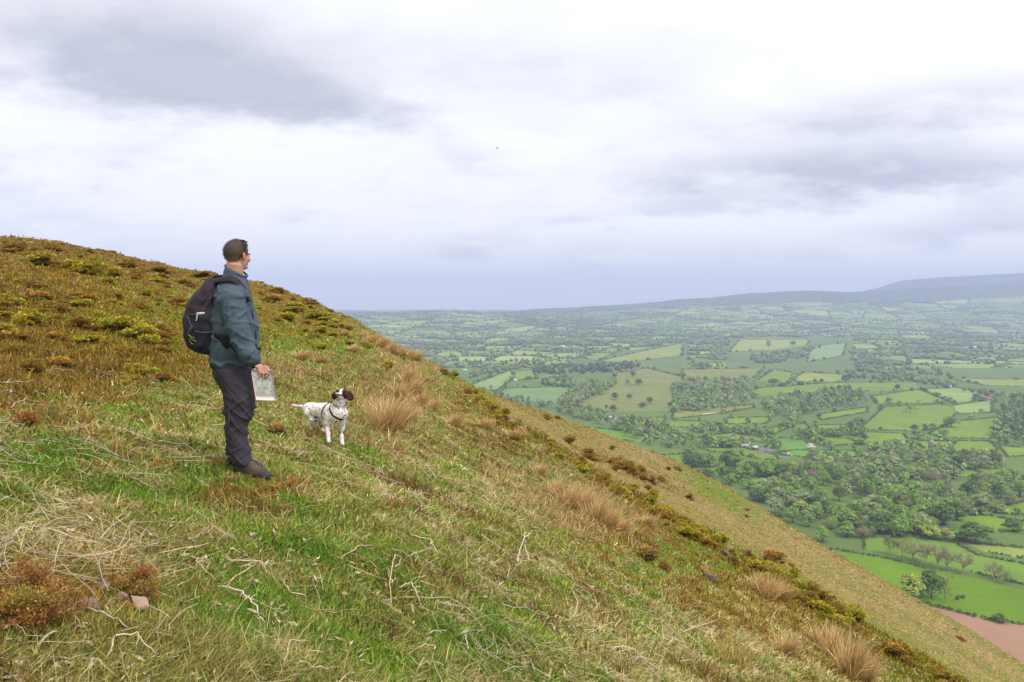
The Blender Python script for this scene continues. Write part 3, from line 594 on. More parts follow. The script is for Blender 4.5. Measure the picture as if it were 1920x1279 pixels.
# ---- hedges round the fields; now and then a tree stands in one
HEDGES = []
for P, c, nm in FIELDS:
    segs = []
    n = len(P)
    for i in range(n):
        (x0, y0), (x1, y1) = P[i], P[(i + 1) % n]
        if R.random() < .2 and nm not in ('ploughed',) and i > 1: continue
        m = max(2, int(math.hypot(x1 - x0, (y1 - y0) * 3) / 5)); t = np.linspace(0, 1, m)
        xs, ds = on_valley(x0 + (x1 - x0) * t, y0 + (y1 - y0) * t); segs.append(np.stack([xs, ds], 1))
    if nm != 'ploughed': HEDGES.append((nm, segs))
    for s in segs:
        L = np.hypot(*np.diff(s, axis=0).T).sum()
        for _ in range(R.poisson(L / (85 if s[:, 1].mean() < 1500 else 60))):
            if s[:, 1].mean() < 700: continue
            k = R.integers(len(s) - 1); p = s[k] + (s[k + 1] - s[k]) * R.random() + R.normal(0, 1.5, 2); h = R.uniform(6, 12)
            TREES.append((p[0], p[1], h, h * R.uniform(.9, 1.5), R.choice([DK, MD, GY, MD, DK]), None, -2))
# ---- farther country: a patchwork of fields split again and again, hedges on the cuts
class Node: pass
FAR_EDGES = []; FAR_CELLS = []
def split(poly, depth):
    c = poly.mean(0); nxt = np.roll(poly, -1, 0); area = abs(np.sum(poly[:, 0] * nxt[:, 1] - nxt[:, 0] * poly[:, 1])) / 2
    lim = 28000 + max(0, c[1] - 3000) * 9
    nd = Node(); nd.leaf = None
    if area < lim * R.uniform(.6, 2.2) or depth > 16:
        nd.leaf = len(FAR_CELLS); r = R.random()
        wood = r < .16
        colr = (98, 112, 70) if wood else [(112, 140, 66), (124, 148, 72), (98, 132, 56), (142, 158, 84), (118, 140, 70), (150, 162, 92)][R.integers(6)]
        FAR_CELLS.append((poly, wood, alb(*colr, k=R.uniform(1.0, 1.3)))); return nd
    d = poly - c; cov = d.T @ d; ev, evec = np.linalg.eigh(cov); ax = evec[:, 1]
    a = math.atan2(ax[1], ax[0]) + R.normal(0, .22); nrm = np.array([math.cos(a), math.sin(a)]); o = c + nrm * R.normal(0, .12) * math.sqrt(area)
    sd = (poly - o) @ nrm; A, B, cut = [], [], []
    n = len(poly)
    for i in range(n):
        p, q = poly[i], poly[(i + 1) % n]; sp, sq = sd[i], sd[(i + 1) % n]
        (A if sp >= 0 else B).append(p)
        if sp * sq < 0:
            x = p + (q - p) * sp / (sp - sq); A.append(x); B.append(x); cut.append(x)
    if len(cut) < 2 or len(A) < 3 or len(B) < 3:
        nd.leaf = len(FAR_CELLS); FAR_CELLS.append((poly, False, alb(128, 156, 92))); return nd
    FAR_EDGES.append((cut[0], cut[1])); nd.o, nd.n = o, nrm
    nd.a = split(np.array(A), depth + 1); nd.b = split(np.array(B), depth + 1); return nd
BSP = split(np.array([(-1900, 1500), (2200, 1500), (9500, 10500), (-3200, 10500)], float), 0)
def leaf_of(P):
    out = np.zeros(len(P), int)
    def go(nd, idx):
        if not len(idx): return
        if nd.leaf is not None: out[idx] = nd.leaf; return
        s = (P[idx] - nd.o) @ nd.n >= 0; go(nd.a, idx[s]); go(nd.b, idx[~s])
    go(BSP, np.arange(len(P))); return out
TRACED = [np.array(P, float) for P, c, n in FIELDS]
def traced_mask(px, py):
    return (py > 690) | ((py > 640) & (px > 1070) & (px < 1290) & (py > 672 - (px - 1087) * .16)) | ((px > 1360) & (px < 1600) & (py > 634) & (py < 690))
def valley_col(x, y, z):
    d = np.maximum(y, 50); px, py = CX + F * x / d, HY - F * z / d
    C = np.tile(alb(106, 128, 64), (len(x), 1)); n = fbm(x / 90, y / 90, 3)[:, None]
    C = C * (.9 + .2 * n)
    far = (y > 1500) & (y < 10500)
    lf = leaf_of(np.stack([x, y], 1)[far]); cc = np.array([c[2] for c in FAR_CELLS])[lf]
    w = (~traced_mask(px, py)[far])[:, None]; C[far] = np.where(w, cc, C[far])
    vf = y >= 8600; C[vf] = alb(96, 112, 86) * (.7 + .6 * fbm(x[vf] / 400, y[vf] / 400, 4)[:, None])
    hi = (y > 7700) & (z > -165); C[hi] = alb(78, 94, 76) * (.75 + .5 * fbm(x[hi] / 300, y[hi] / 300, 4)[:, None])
    for P, c, nm in FIELDS:
        P = np.array(P, float); s = (px > P[:, 0].min()) & (px < P[:, 0].max()) & (py > P[:, 1].min()) & (py < P[:, 1].max()) & (y > 350)
        i = np.where(s)[0]; i = i[in_poly(P, px[i], py[i])]
        k = alb(*c) * R.uniform(.94, 1.06); m = fbm(x[i] / 22, y[i] / 22, 4)[:, None]; rw = R.uniform(0, 3.14); C[i] = k * (.86 + .28 * m) * (1 + .035 * np.sin((x[i] * math.cos(rw) + y[i] * math.sin(rw)) / 2.2))[:, None] * (1 + .10 * (fbm(x[i] / 90, y[i] / 90, 2) - .5))[:, None]
        if nm == 'ploughed': C[i] = k * (.86 + .28 * m)
    return C
def build_valley():
    f = np.linspace(math.atan((600 - CX) / F), math.atan((2250 - CX) / F), 900); b1 = np.linspace(rad(-40), f[0], 40)[:-1]; b2 = np.linspace(f[-1], rad(50), 10)[1:]
    rs = np.exp(np.linspace(math.log(330), math.log(16500), 800))
    tag(link('valley', polar_mesh('valley', np.concatenate([b1, f, b2]), rs, vall, valley_col), M_valley), kind='structure')
build_valley()

# ---------- tree shapes (unit height, foot at 0)
def crown_mb(mb, r, col, n, H=1.0, W=1.0, base=.18, leaf=.05, lumps=16, spread=.16, flat=1.0):
    cs = []
    for i in range(lumps):
        t = r.random(); zc = base + (1 - base) * (.18 + .70 * t); prof = math.sin(math.pi * min(1, .2 + .78 * t)) ** .7
        a = r.random() * 6.283; q = r.random() ** .5 * prof * .36 * W
        cs.append((math.cos(a) * q, math.sin(a) * q, zc * H, r.uniform(.10, .19) * (.7 + .6 * prof), r.uniform(.80, 1.22)))
    cs = np.array(cs); w = cs[:, 3] ** 2; k = r.choice(len(cs), n, p=w / w.sum())
    v = r.normal(size=(n, 3)); v /= np.linalg.norm(v, axis=1, keepdims=True); v[:, 2] = np.where(v[:, 2] < -.35, -v[:, 2], v[:, 2])
    rad_ = cs[k, 3:4] * r.uniform(.72, 1.08, (n, 1)); P = cs[k, :3] + v * rad_ * np.array([1, 1, .85 * flat])
    nn = v * .8 + r.normal(0, .42, (n, 3)) + np.array([0, 0, .45]); nn /= np.linalg.norm(nn, axis=1, keepdims=True)
    a = np.cross(nn, r.normal(size=(n, 3))); a /= np.linalg.norm(a, axis=1, keepdims=True); b = np.cross(nn, a); s = leaf * r.uniform(.55, 1.3, (n, 1))
    V = np.stack([P - a * s - b * s * .6, P + a * s * .9 - b * s, P + a * s + b * s * .7, P - a * s * .6 + b * s], 1).reshape(-1, 3)
    C = np.asarray(col) * cs[k, 4:5] * r.uniform(.78, 1.22, (n, 1)); C = np.repeat(C, 4, 0)
    mb.add(V, np.arange(n * 4).reshape(n, 4), C)
def trunk_mb(mb, r, col, H=1.0, W=1.0, base=.2, limbs=6, th=.028):
    top = np.array([r.normal(0, .02), r.normal(0, .02), .62 * H]); P = [np.zeros(3), np.array([0, 0, base]), (np.array([0, 0, base]) + top) / 2 + r.normal(0, .012, 3), top]
    mb.add(*tube(P, [th * 1.5, th, th * .7, th * .25], 6), col)
    for i in range(limbs):
        z = base + (.5 * H - base) * (i + .5) / limbs; a = i * 2.4 + r.random(); e = np.array([math.cos(a) * .3 * W, math.sin(a) * .3 * W, z + r.uniform(.15, .32)])
        m = np.array([e[0] * .5, e[1] * .5, z + .06]); mb.add(*tube([(0, 0, z), m, e], [th * .55, th * .35, th * .1], 5), col)
def bare_mb(r, col):
    """limbs and fine twigs of a tree not yet in leaf"""
    tr, tw = MB(), MB()
    def grow(p, d, ln, th, lv):
        q = p + d * ln * .5 + r.normal(0, .03, 3) * ln; e = p + d * ln
        (tr if lv < 3 else tw).add(*tube([p, q, e], [th, th * .8, th * .6], 4 if lv < 3 else 3, False), np.asarray(col) * r.uniform(.8, 1.15))
        if lv >= 5: return
        for i in range(3 if lv else 7):
            nd = d * (.70 if lv else .6) + r.normal(0, .58, 3) * np.array([1, 1, .6]) + np.array([0, 0, .10]); nd /= np.linalg.norm(nd)
            grow(p + d * ln * (r.uniform(.5, 1.0) if i else 1.0), nd, ln * r.uniform(.58, .82), th * .58, lv + 1)
    grow(np.zeros(3), np.array([0, 0, 1.0]), .26, .022, 0)
    # budding tips
    V = tw.V; P = np.vstack([v.reshape(-1, 3) for v in V]); n = 2200; P = P[r.choice(len(P), n)] + r.normal(0, .018, (n, 3))
    a = r.normal(size=(n, 3)) * .010; b = r.normal(size=(n, 3)) * .010
    tw.add(np.stack([P, P + a, P + b], 1).reshape(-1, 3), np.arange(n * 3).reshape(n, 3), np.asarray(col) * np.repeat(r.uniform(.8, 1.3, (n, 1)), 3, 0))
    zt = max(np.vstack(tw.V)[:, 2].max(), .1); wt = np.percentile(np.abs(np.vstack(tw.V)[:, :2]), 97)
    for m in (tr, tw): m.V = [v / np.array([wt * 2, wt * 2, zt]) for v in m.V]
    return tr.mesh('bare_trunk'), tw.mesh('bare_twigs')
BARKC = alb(104, 92, 76, .7)
PROTO = {}
def make_protos():
    r = np.random.default_rng(11)
    for k in (DK, MD, YL, GY, WH, SH, CO):
        PROTO[k] = []
        for v in range(3 if k in (DK, MD, GY) else 2):
            c = MB(); t = MB(); col = alb(*TCOL[k], k=1.65)
            if k == CO: crown_mb(c, r, col, 900, W=.7, base=.05, leaf=.04, lumps=18)
            elif k == SH: crown_mb(c, r, col, 700, base=.0, leaf=.06, lumps=12)
            else: crown_mb(c, r, col, 1500, base=.16 if k != GY else .12, leaf=.036, lumps=20)
            trunk_mb(t, r, BARKC, base=.14)
            vv = np.vstack(c.V); wmax = np.percentile(np.abs(vv[:, :2]), 98.5); zm = vv[:, 2].max()
            for m in (c, t): m.V = [q / np.array([wmax * 2, wmax * 2, zm]) for q in m.V]
            PROTO[k].append((t.mesh('trunk'), c.mesh('crown')))
    PROTO[BR] = [bare_mb(r, alb(*c)) for c in ((166, 160, 112), (154, 152, 98), (168, 156, 122))]
make_protos()
WHERE = {0: 'in the dark plantation on the far rise', 1: 'in the small copse under the plantation', 2: 'in the wooded strip beside the rough pasture', 3: 'along the stream behind the hill shoulder', 4: 'in the big grey-green wood', 5: 'among the central trees of the valley',
 6: 'in the wood below the row of green fields', 7: 'in the dark copse at the right edge', 8: 'in the row of oaks below the farmstead', 9: 'in the second row of oaks below the farmstead', 10: 'in the wood on the valley floor', 11: 'along the strip above the bare trees', 12: 'left of the farmstead', 13: 'along the hedge above the farmstead',
 -2: 'in a valley hedge'}
KNAME = {DK: 'dark green tree', MD: 'mid green tree', YL: 'yellow-green tree', BR: 'bare brown tree', GY: 'grey-green tree', SH: 'low green bush', WH: 'white blossom tree', CO: 'dark conifer'}
KOBJ = {DK: 'broadleaf_tree', MD: 'broadleaf_tree', YL: 'broadleaf_tree', GY: 'broadleaf_tree', BR: 'bare_tree', SH: 'bush', WH: 'blossom_tree', CO: 'conifer_tree'}
def hidden(x, y, z):
    """behind the brow of the hill as seen from the viewpoint"""
    px, py = to_px(x, y, z); return py > np.interp(px, [600, 660, 780, 873, 930, 1040, 1200, 1380, 1500, 1675, 1825, 1920, 2500], [585, 596, 668, 713, 741, 780, 832, 920, 994, 1094, 1180, 1240, 1600])
def place_trees():
    r = np.random.default_rng(5); T = TREES
    X = np.array([t[0] for t in T]); Y = np.array([t[1] for t in T]); Hh = np.array([t[2] for t in T]); Z = vall(X, Y)
    app = Hh / Y * F; vis = (~hidden(X, Y, Z + Hh * .8)) & (CX + F * X / Y < 1945)
    sing = np.array([t[5] is not None for t in T]); order = np.argsort(-(app + 100 * sing) * vis)
    near = [i for i in order if vis[i]][:296]; ns = set(near)
    for i in near:
        x, y, h, w, k, lb, wi = T[i]; pr = PROTO[k][r.integers(len(PROTO[k]))]
        if lb is None: lb = KNAME[k] + ' ' + WHERE.get(wi, 'in the far wooded strips')
        e = empty(KOBJ[k], (x, y, Z[i] - .15), lb, 'bush' if k == SH else 'tree', 'single trees of the valley' if T[i][5] else KNAME[k] + 's ' + WHERE.get(wi, 'in the far wooded strips'), r.random() * 6.28)
        e.scale = (w, w * r.uniform(.9, 1.1), h)
        link('trunk', pr[0], M_bark, e); link('twigs' if k == BR else 'crown', pr[1], M_bark if k == BR else M_leaf, e)
    rest = [i for i in range(len(T)) if i not in ns]
    far_forest([(T[i][0], T[i][1], Z[i], T[i][2], T[i][3], T[i][4]) for i in rest])
def far_forest(lst):
    r = np.random.default_rng(9)
    # hedge lines and woods of the farther patchwork
    add = []
    for p, q in FAR_EDGES:
        L = np.hypot(*(q - p)); m = (p + q) / 2; d = m[1]
        if d < 1500 or d > 7700: continue
        sp = np.clip(d / 300, 8, 30); n = int(L / sp) + 1; t = (np.arange(n) + r.random(n)) / n; P = p + (q - p) * t[:, None] + r.normal(0, 3, (n, 2))
        big = r.random(n) < .22
        for a, b in zip(P, big): add.append((a[0], a[1], (r.uniform(8, 13) if b else r.uniform(2.5, 4.5)) * (1 + d / 12000), sp * r.uniform(.9, 1.3) if not b else r.uniform(10, 18), r.choice([DK, GY, MD, DK])))
    for poly, wood, c in FAR_CELLS:
        if not wood: 
            if r.random() < .2:
                ctr = poly.mean(0); add.append((ctr[0] + r.normal(0, 30), ctr[1] + r.normal(0, 30), r.uniform(8, 13), r.uniform(9, 15), r.choice([DK, GY, MD])))
            continue
        d = poly[:, 1].mean()
        if d < 1500 or d > 8300: continue
        lo, hi = poly.min(0), poly.max(0); n = int(np.prod(hi - lo) / (14 + d / 300) ** 2); q = lo + r.random((n, 2)) * (hi - lo); q = q[in_poly(poly, q[:, 0], q[:, 1])]
        for a in q: add.append((a[0], a[1], r.uniform(9, 15), (14 + d / 300) * r.uniform(.9, 1.5), r.choice([DK, GY, DK, BR])))
    A = np.array(add); x, y = A[:, 0], A[:, 1]; z = vall(x, y); px, py = to_px(x, y, z)
    ok = (px > 600) & (px < 2050) & ~traced_mask(px, py) & ~hidden(x, y, z + 14) & (y < 7800); A = A[ok]; z = z[ok]
    L = [(a[0], a[1], zz, a[2], a[3], int(a[4])) for a, zz in zip(A, z)] + lst
    Q = np.array([q[:5] for q in L]); K = np.array([q[5] for q in L])
    protoN = []; protoF = []
    for v in range(6):
        c = MB(); crown_mb(c, r, (1, 1, 1), 110, base=.05, leaf=.10, lumps=11); vv = np.vstack(c.V); c.V = [q / np.array([np.abs(vv[:, :2]).max() * 2] * 2 + [vv[:, 2].max()]) for q in c.V]; protoN.append((np.vstack(c.V), np.vstack(c.F), np.vstack(c.C)))
        V, Fc = ico(1); V = V * (1 + r.normal(0, .16, (len(V), 1))); V = V * .5 + np.array([0, 0, .48]); protoF.append((V, Fc, r.uniform(.45, .72, (len(V), 1)) * np.ones((1, 3))))
    VV, FF, CC = [], [], []; off = 0
    kc = np.array([alb(*TCOL[k], k=1.5) for k in range(8)])
    for protos, sel in ((protoN, Q[:, 1] < 1900), (protoF, Q[:, 1] >= 1900)):
        idx = np.where(sel)[0]; pv = r.integers(0, 6, len(idx))
        for v in range(6):
            ii = idx[pv == v]
            if not len(ii): continue
            V, Fc, Cb = protos[v]; m = len(ii); a = r.random(m) * 6.283; ca, sa = np.cos(a)[:, None], np.sin(a)[:, None]
            w = Q[ii, 4:5]; X = (V[:, 0] * ca - V[:, 1] * sa) * w + Q[ii, 0:1]; Y = (V[:, 0] * sa + V[:, 1] * ca) * w + Q[ii, 1:2]; Zz = V[:, 2] * Q[ii, 3:4] + Q[ii, 2:3] - .3
            VV.append(np.stack([X, Y, Zz], -1).reshape(-1, 3)); FF.append((Fc[None] + (np.arange(m) * len(V))[:, None, None]).reshape(-1, 3) + off); off += m * len(V)
            CC.append((Cb[None] * (kc[K[ii]] * r.uniform(.85, 1.2, (m, 1)))[:, None]).reshape(-1, 3))
    print('far trees', len(Q), 'tris', sum(map(len, FF)))
    me = mesh_np('woodland', np.vstack(VV), np.vstack(FF), np.vstack(CC)); tag(link('woodland', me, M_far), 'far hedgerow bushes and woodland of the plain, too many to count', 'woodland', kind='stuff')
place_trees()
def build_hedges():
    r = np.random.default_rng(21); protos = []
    for v in range(4):
        c = MB(); crown_mb(c, r, (1, 1, 1), 42, base=.0, leaf=.16, lumps=8); vv = np.vstack(c.V); V = np.vstack(c.V) / np.array([np.abs(vv[:, :2]).max() * 2] * 2 + [vv[:, 2].max()]); protos.append((V, np.vstack(c.F), np.vstack(c.C)))
    for nm, segs in HEDGES:
        mb = MB(); base = alb(*TCOL[SH], k=1.4)
        for s in segs:
            D = np.hypot(*np.diff(s, axis=0).T); L = D.sum(); cs = np.concatenate([[0], np.cumsum(D)]); dm = s[:, 1].mean(); sp = np.clip(dm / 380, 2.2, 6)
            n = int(L / sp) + 1; t = (np.arange(n) + r.random(n) * .6) / n * L; x = np.interp(t, cs, s[:, 0]) + r.normal(0, .4, n); y = np.interp(t, cs, s[:, 1]) + r.normal(0, .4, n)
            px = CX + F * x / y; ok = (r.random(n) > .06) & (px < 1990); x, y = x[ok], y[ok]; z = vall(x, y)
            ok = ~hidden(x, y, z + 2.5); lush = fbm(x / 40, y / 40)
            for a, b, c, l in zip(x[ok], y[ok], z[ok], lush[ok]):
                V, Fc, C = protos[r.integers(4)]; h = r.uniform(1.3, 2.6) * (.7 + .8 * l); w = sp * r.uniform(1.1, 1.9)
                mb.add(V * np.array([w, w, h]) + np.array([a, b, c - .1]), Fc, C * base * r.uniform(.75, 1.2))
        if mb.n: tag(link('hedge', mb.mesh('hedge'), M_leaf), 'hedge round the ' + nm, 'hedge', 'field hedges of the valley')
build_hedges()

# ---------- farm buildings
M_wall = mat('painted_wall', attr=True, rough=.9, var=.08, vscale=.5, spec=.1)
def gable(name, px, py, w, dp, hw, hr, rz, wc, rc, label, chimney=False, door=True, wins=0):
    x, d = on_valley(px, py); x, d = x[0], d[0]; z = float(vall(np.array([x]), np.array([d]))[0]) - .4
    k_ = .62 if (1100 < px < 1180 or 1390 < px < 1480) else .85; w, dp, hw, hr = w * k_, dp * k_, hw * (.5 + .5 * k_), hr * k_
    e = empty(name, (x, d, z), label, 'building' if 'barn' in name or 'shed' in name else 'house', 'farm buildings of the valley', rad(rz))
    a, b = w / 2, dp / 2; hw += .4; rc = tuple(c * .93 for c in rc)
    V = [(-a, -b, 0), (a, -b, 0), (a, b, 0), (-a, b, 0), (-a, -b, hw), (a, -b, hw), (a, b, hw), (-a, b, hw), (-a, 0, hw + hr), (a, 0, hw + hr)]
    mb = MB().add(V, [(0, 1, 5), (0, 5, 4), (2, 3, 7), (2, 7, 6), (1, 2, 6), (1, 6, 5), (5, 6, 9), (3, 0, 4), (3, 4, 7), (7, 4, 8)], alb(*wc)); link('wall', mb.mesh('wall'), M_wall, e)
    o = .5; s = hr / b; t = .18; R_ = []
    for sg in (-1, 1):
        q = [(-a - o, sg * (b + o), hw - s * o + .12), (a + o, sg * (b + o), hw - s * o + .12), (a + o, 0, hw + hr + .12), (-a - o, 0, hw + hr + .12)]
        R_ += q + [(p[0], p[1], p[2] + t) for p in q]
    fc = []
    for k in (0, 8): fc += [(k, k + 1, k + 2, k + 3), (k + 4, k + 5, k + 6, k + 7), (k, k + 1, k + 5, k + 4), (k + 1, k + 2, k + 6, k + 5), (k + 3, k, k + 4, k + 7)]
    ro = link('roof', MB().add(R_, fc, alb(*rc)).mesh('roof'), M_wall, e)
    def box(nm, c, sz, colr, par):
        bm = np.array([(i, j, k) for i in (-1, 1) for j in (-1, 1) for k in (-1, 1)], float) * np.array(sz) / 2 + np.array(c)
        link(nm, MB().add(bm, [(0, 1, 3, 2), (4, 6, 7, 5), (0, 4, 5, 1), (2, 3, 7, 6), (0, 2, 6, 4), (1, 5, 7, 3)], alb(*colr)).mesh(nm), M_wall, par)
    if chimney: box('chimney', (a * .7, 0, hw + hr + .5), (.9, .9, 1.8), (150, 120, 105), ro)
    if door: box('door', (-a * .3, -b - .05, 1.4), (1.1 if chimney else 3.2, .12, 2.2 if chimney else 3.0), (70, 66, 64), e)
    for i in range(wins):
        for zz in (1.9, 4.3):
            if zz < hw - .4: box('window', (a * (-.75 + 1.5 * (i + .5) / wins), -b - .05, zz), (1.0, .1, 1.1), (60, 66, 74), e)
WT, GYW, RD = (226, 224, 220), (170, 166, 164), (176, 120, 98)
gable('white_barn', 1148, 786, 20, 11, 4.5, 2.6, 12, WT, (236, 236, 236), 'large white-roofed barn at the start of the pale track')
gable('white_barn', 1168, 793, 11, 8, 3.2, 2, -10, WT, (230, 230, 230), 'small white barn beside the large one')
gable('white_shed', 1121, 786, 7, 6, 2.6, 1.5, 20, WT, (220, 220, 222), 'tiny white shed left of the large barn')
gable('farm_barn', 1396, 839, 17, 9, 3.6, 2.2, 8, GYW, (190, 198, 206), 'pale blue-grey roofed barn of the farmstead')
gable('farm_barn', 1412, 842, 19, 10, 3.6, 2.6, -10, (160, 120, 100), (236, 234, 232), 'white-roofed barn of the farmstead with brown walls')
gable('farmhouse', 1403, 833, 8, 7, 5.6, 2.4, 5, WT, (150, 130, 124), 'tall white farmhouse behind the barns', True, True, 2)
gable('farmhouse', 1428, 848, 10, 8, 4.6, 2.4, -8, WT, (150, 148, 156), 'white farmhouse with grey roof, left of the long one', True, True, 2)
gable('farmhouse', 1442, 850, 17, 8, 4.6, 2.4, -12, (200, 196, 200), (148, 146, 160), 'long grey-roofed farmhouse by the lane', True, True, 4)
gable('farm_shed', 1475, 854, 11, 7, 3, 1.8, -20, WT, (228, 226, 226), 'white shed at the right end of the farmstead')
gable('cottage', 1779, 727, 13, 8, 4.6, 3, 10, WT, (214, 214, 220), 'white cottage in front of a dark wood', True, True, 3)
gable('farm_barn', 1848, 748, 26, 12, 3.6, 2.6, 6, (196, 160, 140), RD, 'long red-roofed farm building by the lane')
gable('farm_barn', 1865, 745, 14, 10, 3.6, 2.6, -14, (176, 160, 150), (156, 150, 156), 'grey barn behind the red-roofed building')
gable('farmhouse', 1812, 653, 24, 12, 6, 3.5, 6, (222, 206, 196), (200, 170, 160), 'distant pinkish farmhouse in a ring of trees', True, True, 4)
gable('white_barn', 1826, 652, 22, 14, 5, 4, -8, WT, (236, 236, 236), 'distant white barn beside the pinkish farmhouse')
gable('white_barn', 852, 676, 22, 12, 5, 4, 10, WT, (236, 236, 236), 'distant white barn near the hill edge')
gable('white_barn', 872, 696, 12, 8, 4, 3, -10, WT, (232, 232, 232), 'low white barn under the distant one near the hill edge')
gable('cottage', 966, 715, 9, 7, 4, 2.6, 10, WT, (230, 230, 230), 'small white cottage at the corner of the little field', True, True, 2)
for i, (a, b, lb) in enumerate([(1195, 648, 'left'), (1206, 646, 'second from the left'), (1213, 645, 'third from the left'), (1220, 643, 'right')]):
    gable('cottage', a, b, 17, 9, 5, 3, 8 * (-1) ** i, (226, 216, 206), (220, 206, 196), 'far pale cottage, ' + lb + ' of the four on the light slope', True, True, 2)
gable('white_barn', 1055, 651, 22, 12, 5, 4, 10, WT, (232, 232, 232), 'lone far white barn among small fields left of the four cottages')
gable('farmhouse', 1312, 655, 18, 9, 5, 3, -8, (226, 206, 180), (216, 196, 170), 'far cream farmhouse left of a wooded strip', True, True, 3)

# ---------- lanes and tracks as thin sheets on the fields
def lane(name, pts, w, col):
    P = np.array(pts, float); t = np.linspace(0, 1, 60); k = np.linspace(0, 1, len(P)); xs, ds = on_valley(np.interp(t, k, P[:, 0]), np.interp(t, k, P[:, 1])); Q = np.stack([xs, ds], 1)
    T = np.gradient(Q, axis=0); T /= np.linalg.norm(T, axis=1, keepdims=True); Nn = np.stack([-T[:, 1], T[:, 0]], 1) * w / 2
    A = np.vstack([Q + Nn, Q - Nn]); z = vall(A[:, 0], A[:, 1]) + .25; n = len(Q)
    tag(link(name, mesh_np(name, np.column_stack([A, z]), [(i, i + 1, n + i + 1, n + i) for i in range(n - 1)], np.tile(alb(*col), (2 * n, 1))), M_valley), kind='structure')
lane('track', [(1160, 791), (1180, 787), (1210, 785), (1247, 783)], 5, (206, 196, 176))
lane('path', [(1318, 777), (1332, 775), (1345, 775)], 6, (220, 216, 200))
lane('road', [(1416, 846), (1440, 854), (1462, 857), (1482, 858)], 5, (150, 146, 140))
lane('path', [(1015, 706), (1035, 704), (1055, 704)], 7, (186, 172, 160))
# ---------- sheep
def sheep():
    V, Fc = ico(2); mb = MB()
    mb.add(V * np.array([.55, .28, .30]) + np.array([0, 0, .62]), Fc, alb(214, 208, 194)); mb.add(V * np.array([.16, .10, .11]) + np.array([.62, 0, .80]), Fc, alb(190, 182, 168))
    for sx in (-.35, .35):
        for sy in (-.13, .13): mb.add(*tube([(sx, sy, 0), (sx, sy, .5)], [.04, .06], 5), alb(110, 100, 90))
    return mb.mesh('sheep')
_sh = sheep()
for px, py, rz, lb in [(1451, 903, 20, 'white sheep grazing in the sheep field, left of the group'), (1457, 903, 100, 'white sheep in the sheep field beside the first one'), (1463, 901, 200, 'white sheep farther right in the sheep field'), (1440, 904, 250, 'white sheep at the left side of the sheep field'), (1488, 899, 60, 'white sheep alone at the right side of the sheep field')]:
    x, d = on_valley(px, py); o = link('sheep', _sh, M_wall); o.location = (x[0], d[0], float(vall(x, d)[0])); o.rotation_euler.z = rad(rz); o.scale = (1.5,) * 3; tag(o, lb, 'sheep', 'sheep in the field')
# ---------- the air
def haze():
    m = bpy.data.materials.new('haze'); m.use_nodes = True; nt = m.node_tree; nt.nodes.clear()
    v = nt.nodes.new('ShaderNodeVolumePrincipled'); v.inputs['Color'].default_value = (.60, .655, 1.0, 1); v.inputs['Density'].default_value = 1.22e-4
    out = nt.nodes.new('ShaderNodeOutputMaterial'); nt.links.new(v.outputs[0], out.inputs['Volume'])
    lo, hi = (-14500, -1500, -520), (15500, 16700, 610)
    V = [(x, y, z) for x in (lo[0], hi[0]) for y in (lo[1], hi[1]) for z in (lo[2], hi[2])]
    tag(link('haze', mesh_np('haze', V, [(0, 1, 3, 2), (4, 6, 7, 5), (0, 4, 5, 1), (2, 3, 7, 6), (0, 2, 6, 4), (1, 5, 7, 3)]), m), kind='stuff')
haze()
# ================= WHAT GROWS ON THE HILL
PXM = F * 1024 / 1920                        # picture points per unit angle
def blades(P, az, lean, h, w, bend, col, r):
    """curved blades: foot P, heading az, lean 0 upright .. 1 lying, height, width"""
    n = len(P); hd = np.stack([np.cos(az), np.sin(az), np.zeros(n)], 1); up = np.array([0, 0, 1.0])
    d0 = hd * np.sin(lean * 1.45)[:, None] + up * np.cos(lean * 1.45)[:, None]
    l2 = np.minimum(lean + bend, 1.06); d1 = hd * np.sin(l2 * 1.45)[:, None] + up * np.cos(l2 * 1.45)[:, None]
    M = P + d0 * (h * .55)[:, None]; T = M + d1 * (h * .45)[:, None]
    a = az + np.pi / 2 + r.normal(0, .5, n); s = np.stack([np.cos(a), np.sin(a), r.normal(0, .2, n)], 1) * (w / 2)[:, None]
    V = np.stack([P - s, P + s, M - s * .8, M + s * .8, T], 1).reshape(-1, 3)
    i = np.arange(n)[:, None] * 5; Fc = np.concatenate([i + [0, 1, 3], i + [0, 3, 2], i + [2, 3, 4]], 1).reshape(-1, 3)
    return V, Fc, np.repeat(col, 5, 0)
SPEC = {  # blade length, spread, lean, bend, number per tuft, tuft radius
 'green': (.034, .35, .40, .35, 5, .035), 'lush': (.042, .35, .34, .35, 6, .035), 'straw': (.060, .45, .86, .16, 4, .05), 'gold': (.070, .35, .34, .15, 6, .05), 'brown': (.070, .4, .45, .2, 5, .06),
 'gorse': (.075, .35, .28, .12, 7, .06), 'orange': (.045, .4, .38, .2, 6, .035), 'tan': (.075, .4, .76, .2, 4, .05), 'rush': (.18, .35, .48, .35, 4, .06), 'olive': (.045, .4, .5, .35, 5, .04), 'pink': (.10, .5, .93, .05, 2, .05)}
ALT = {'green': 'olive', 'lush': 'green', 'straw': 'tan', 'gold': 'olive', 'brown': 'olive', 'gorse': 'gold', 'orange': 'gold', 'tan': 'straw', 'rush': 'tan', 'olive': 'straw', 'pink': 'tan'}
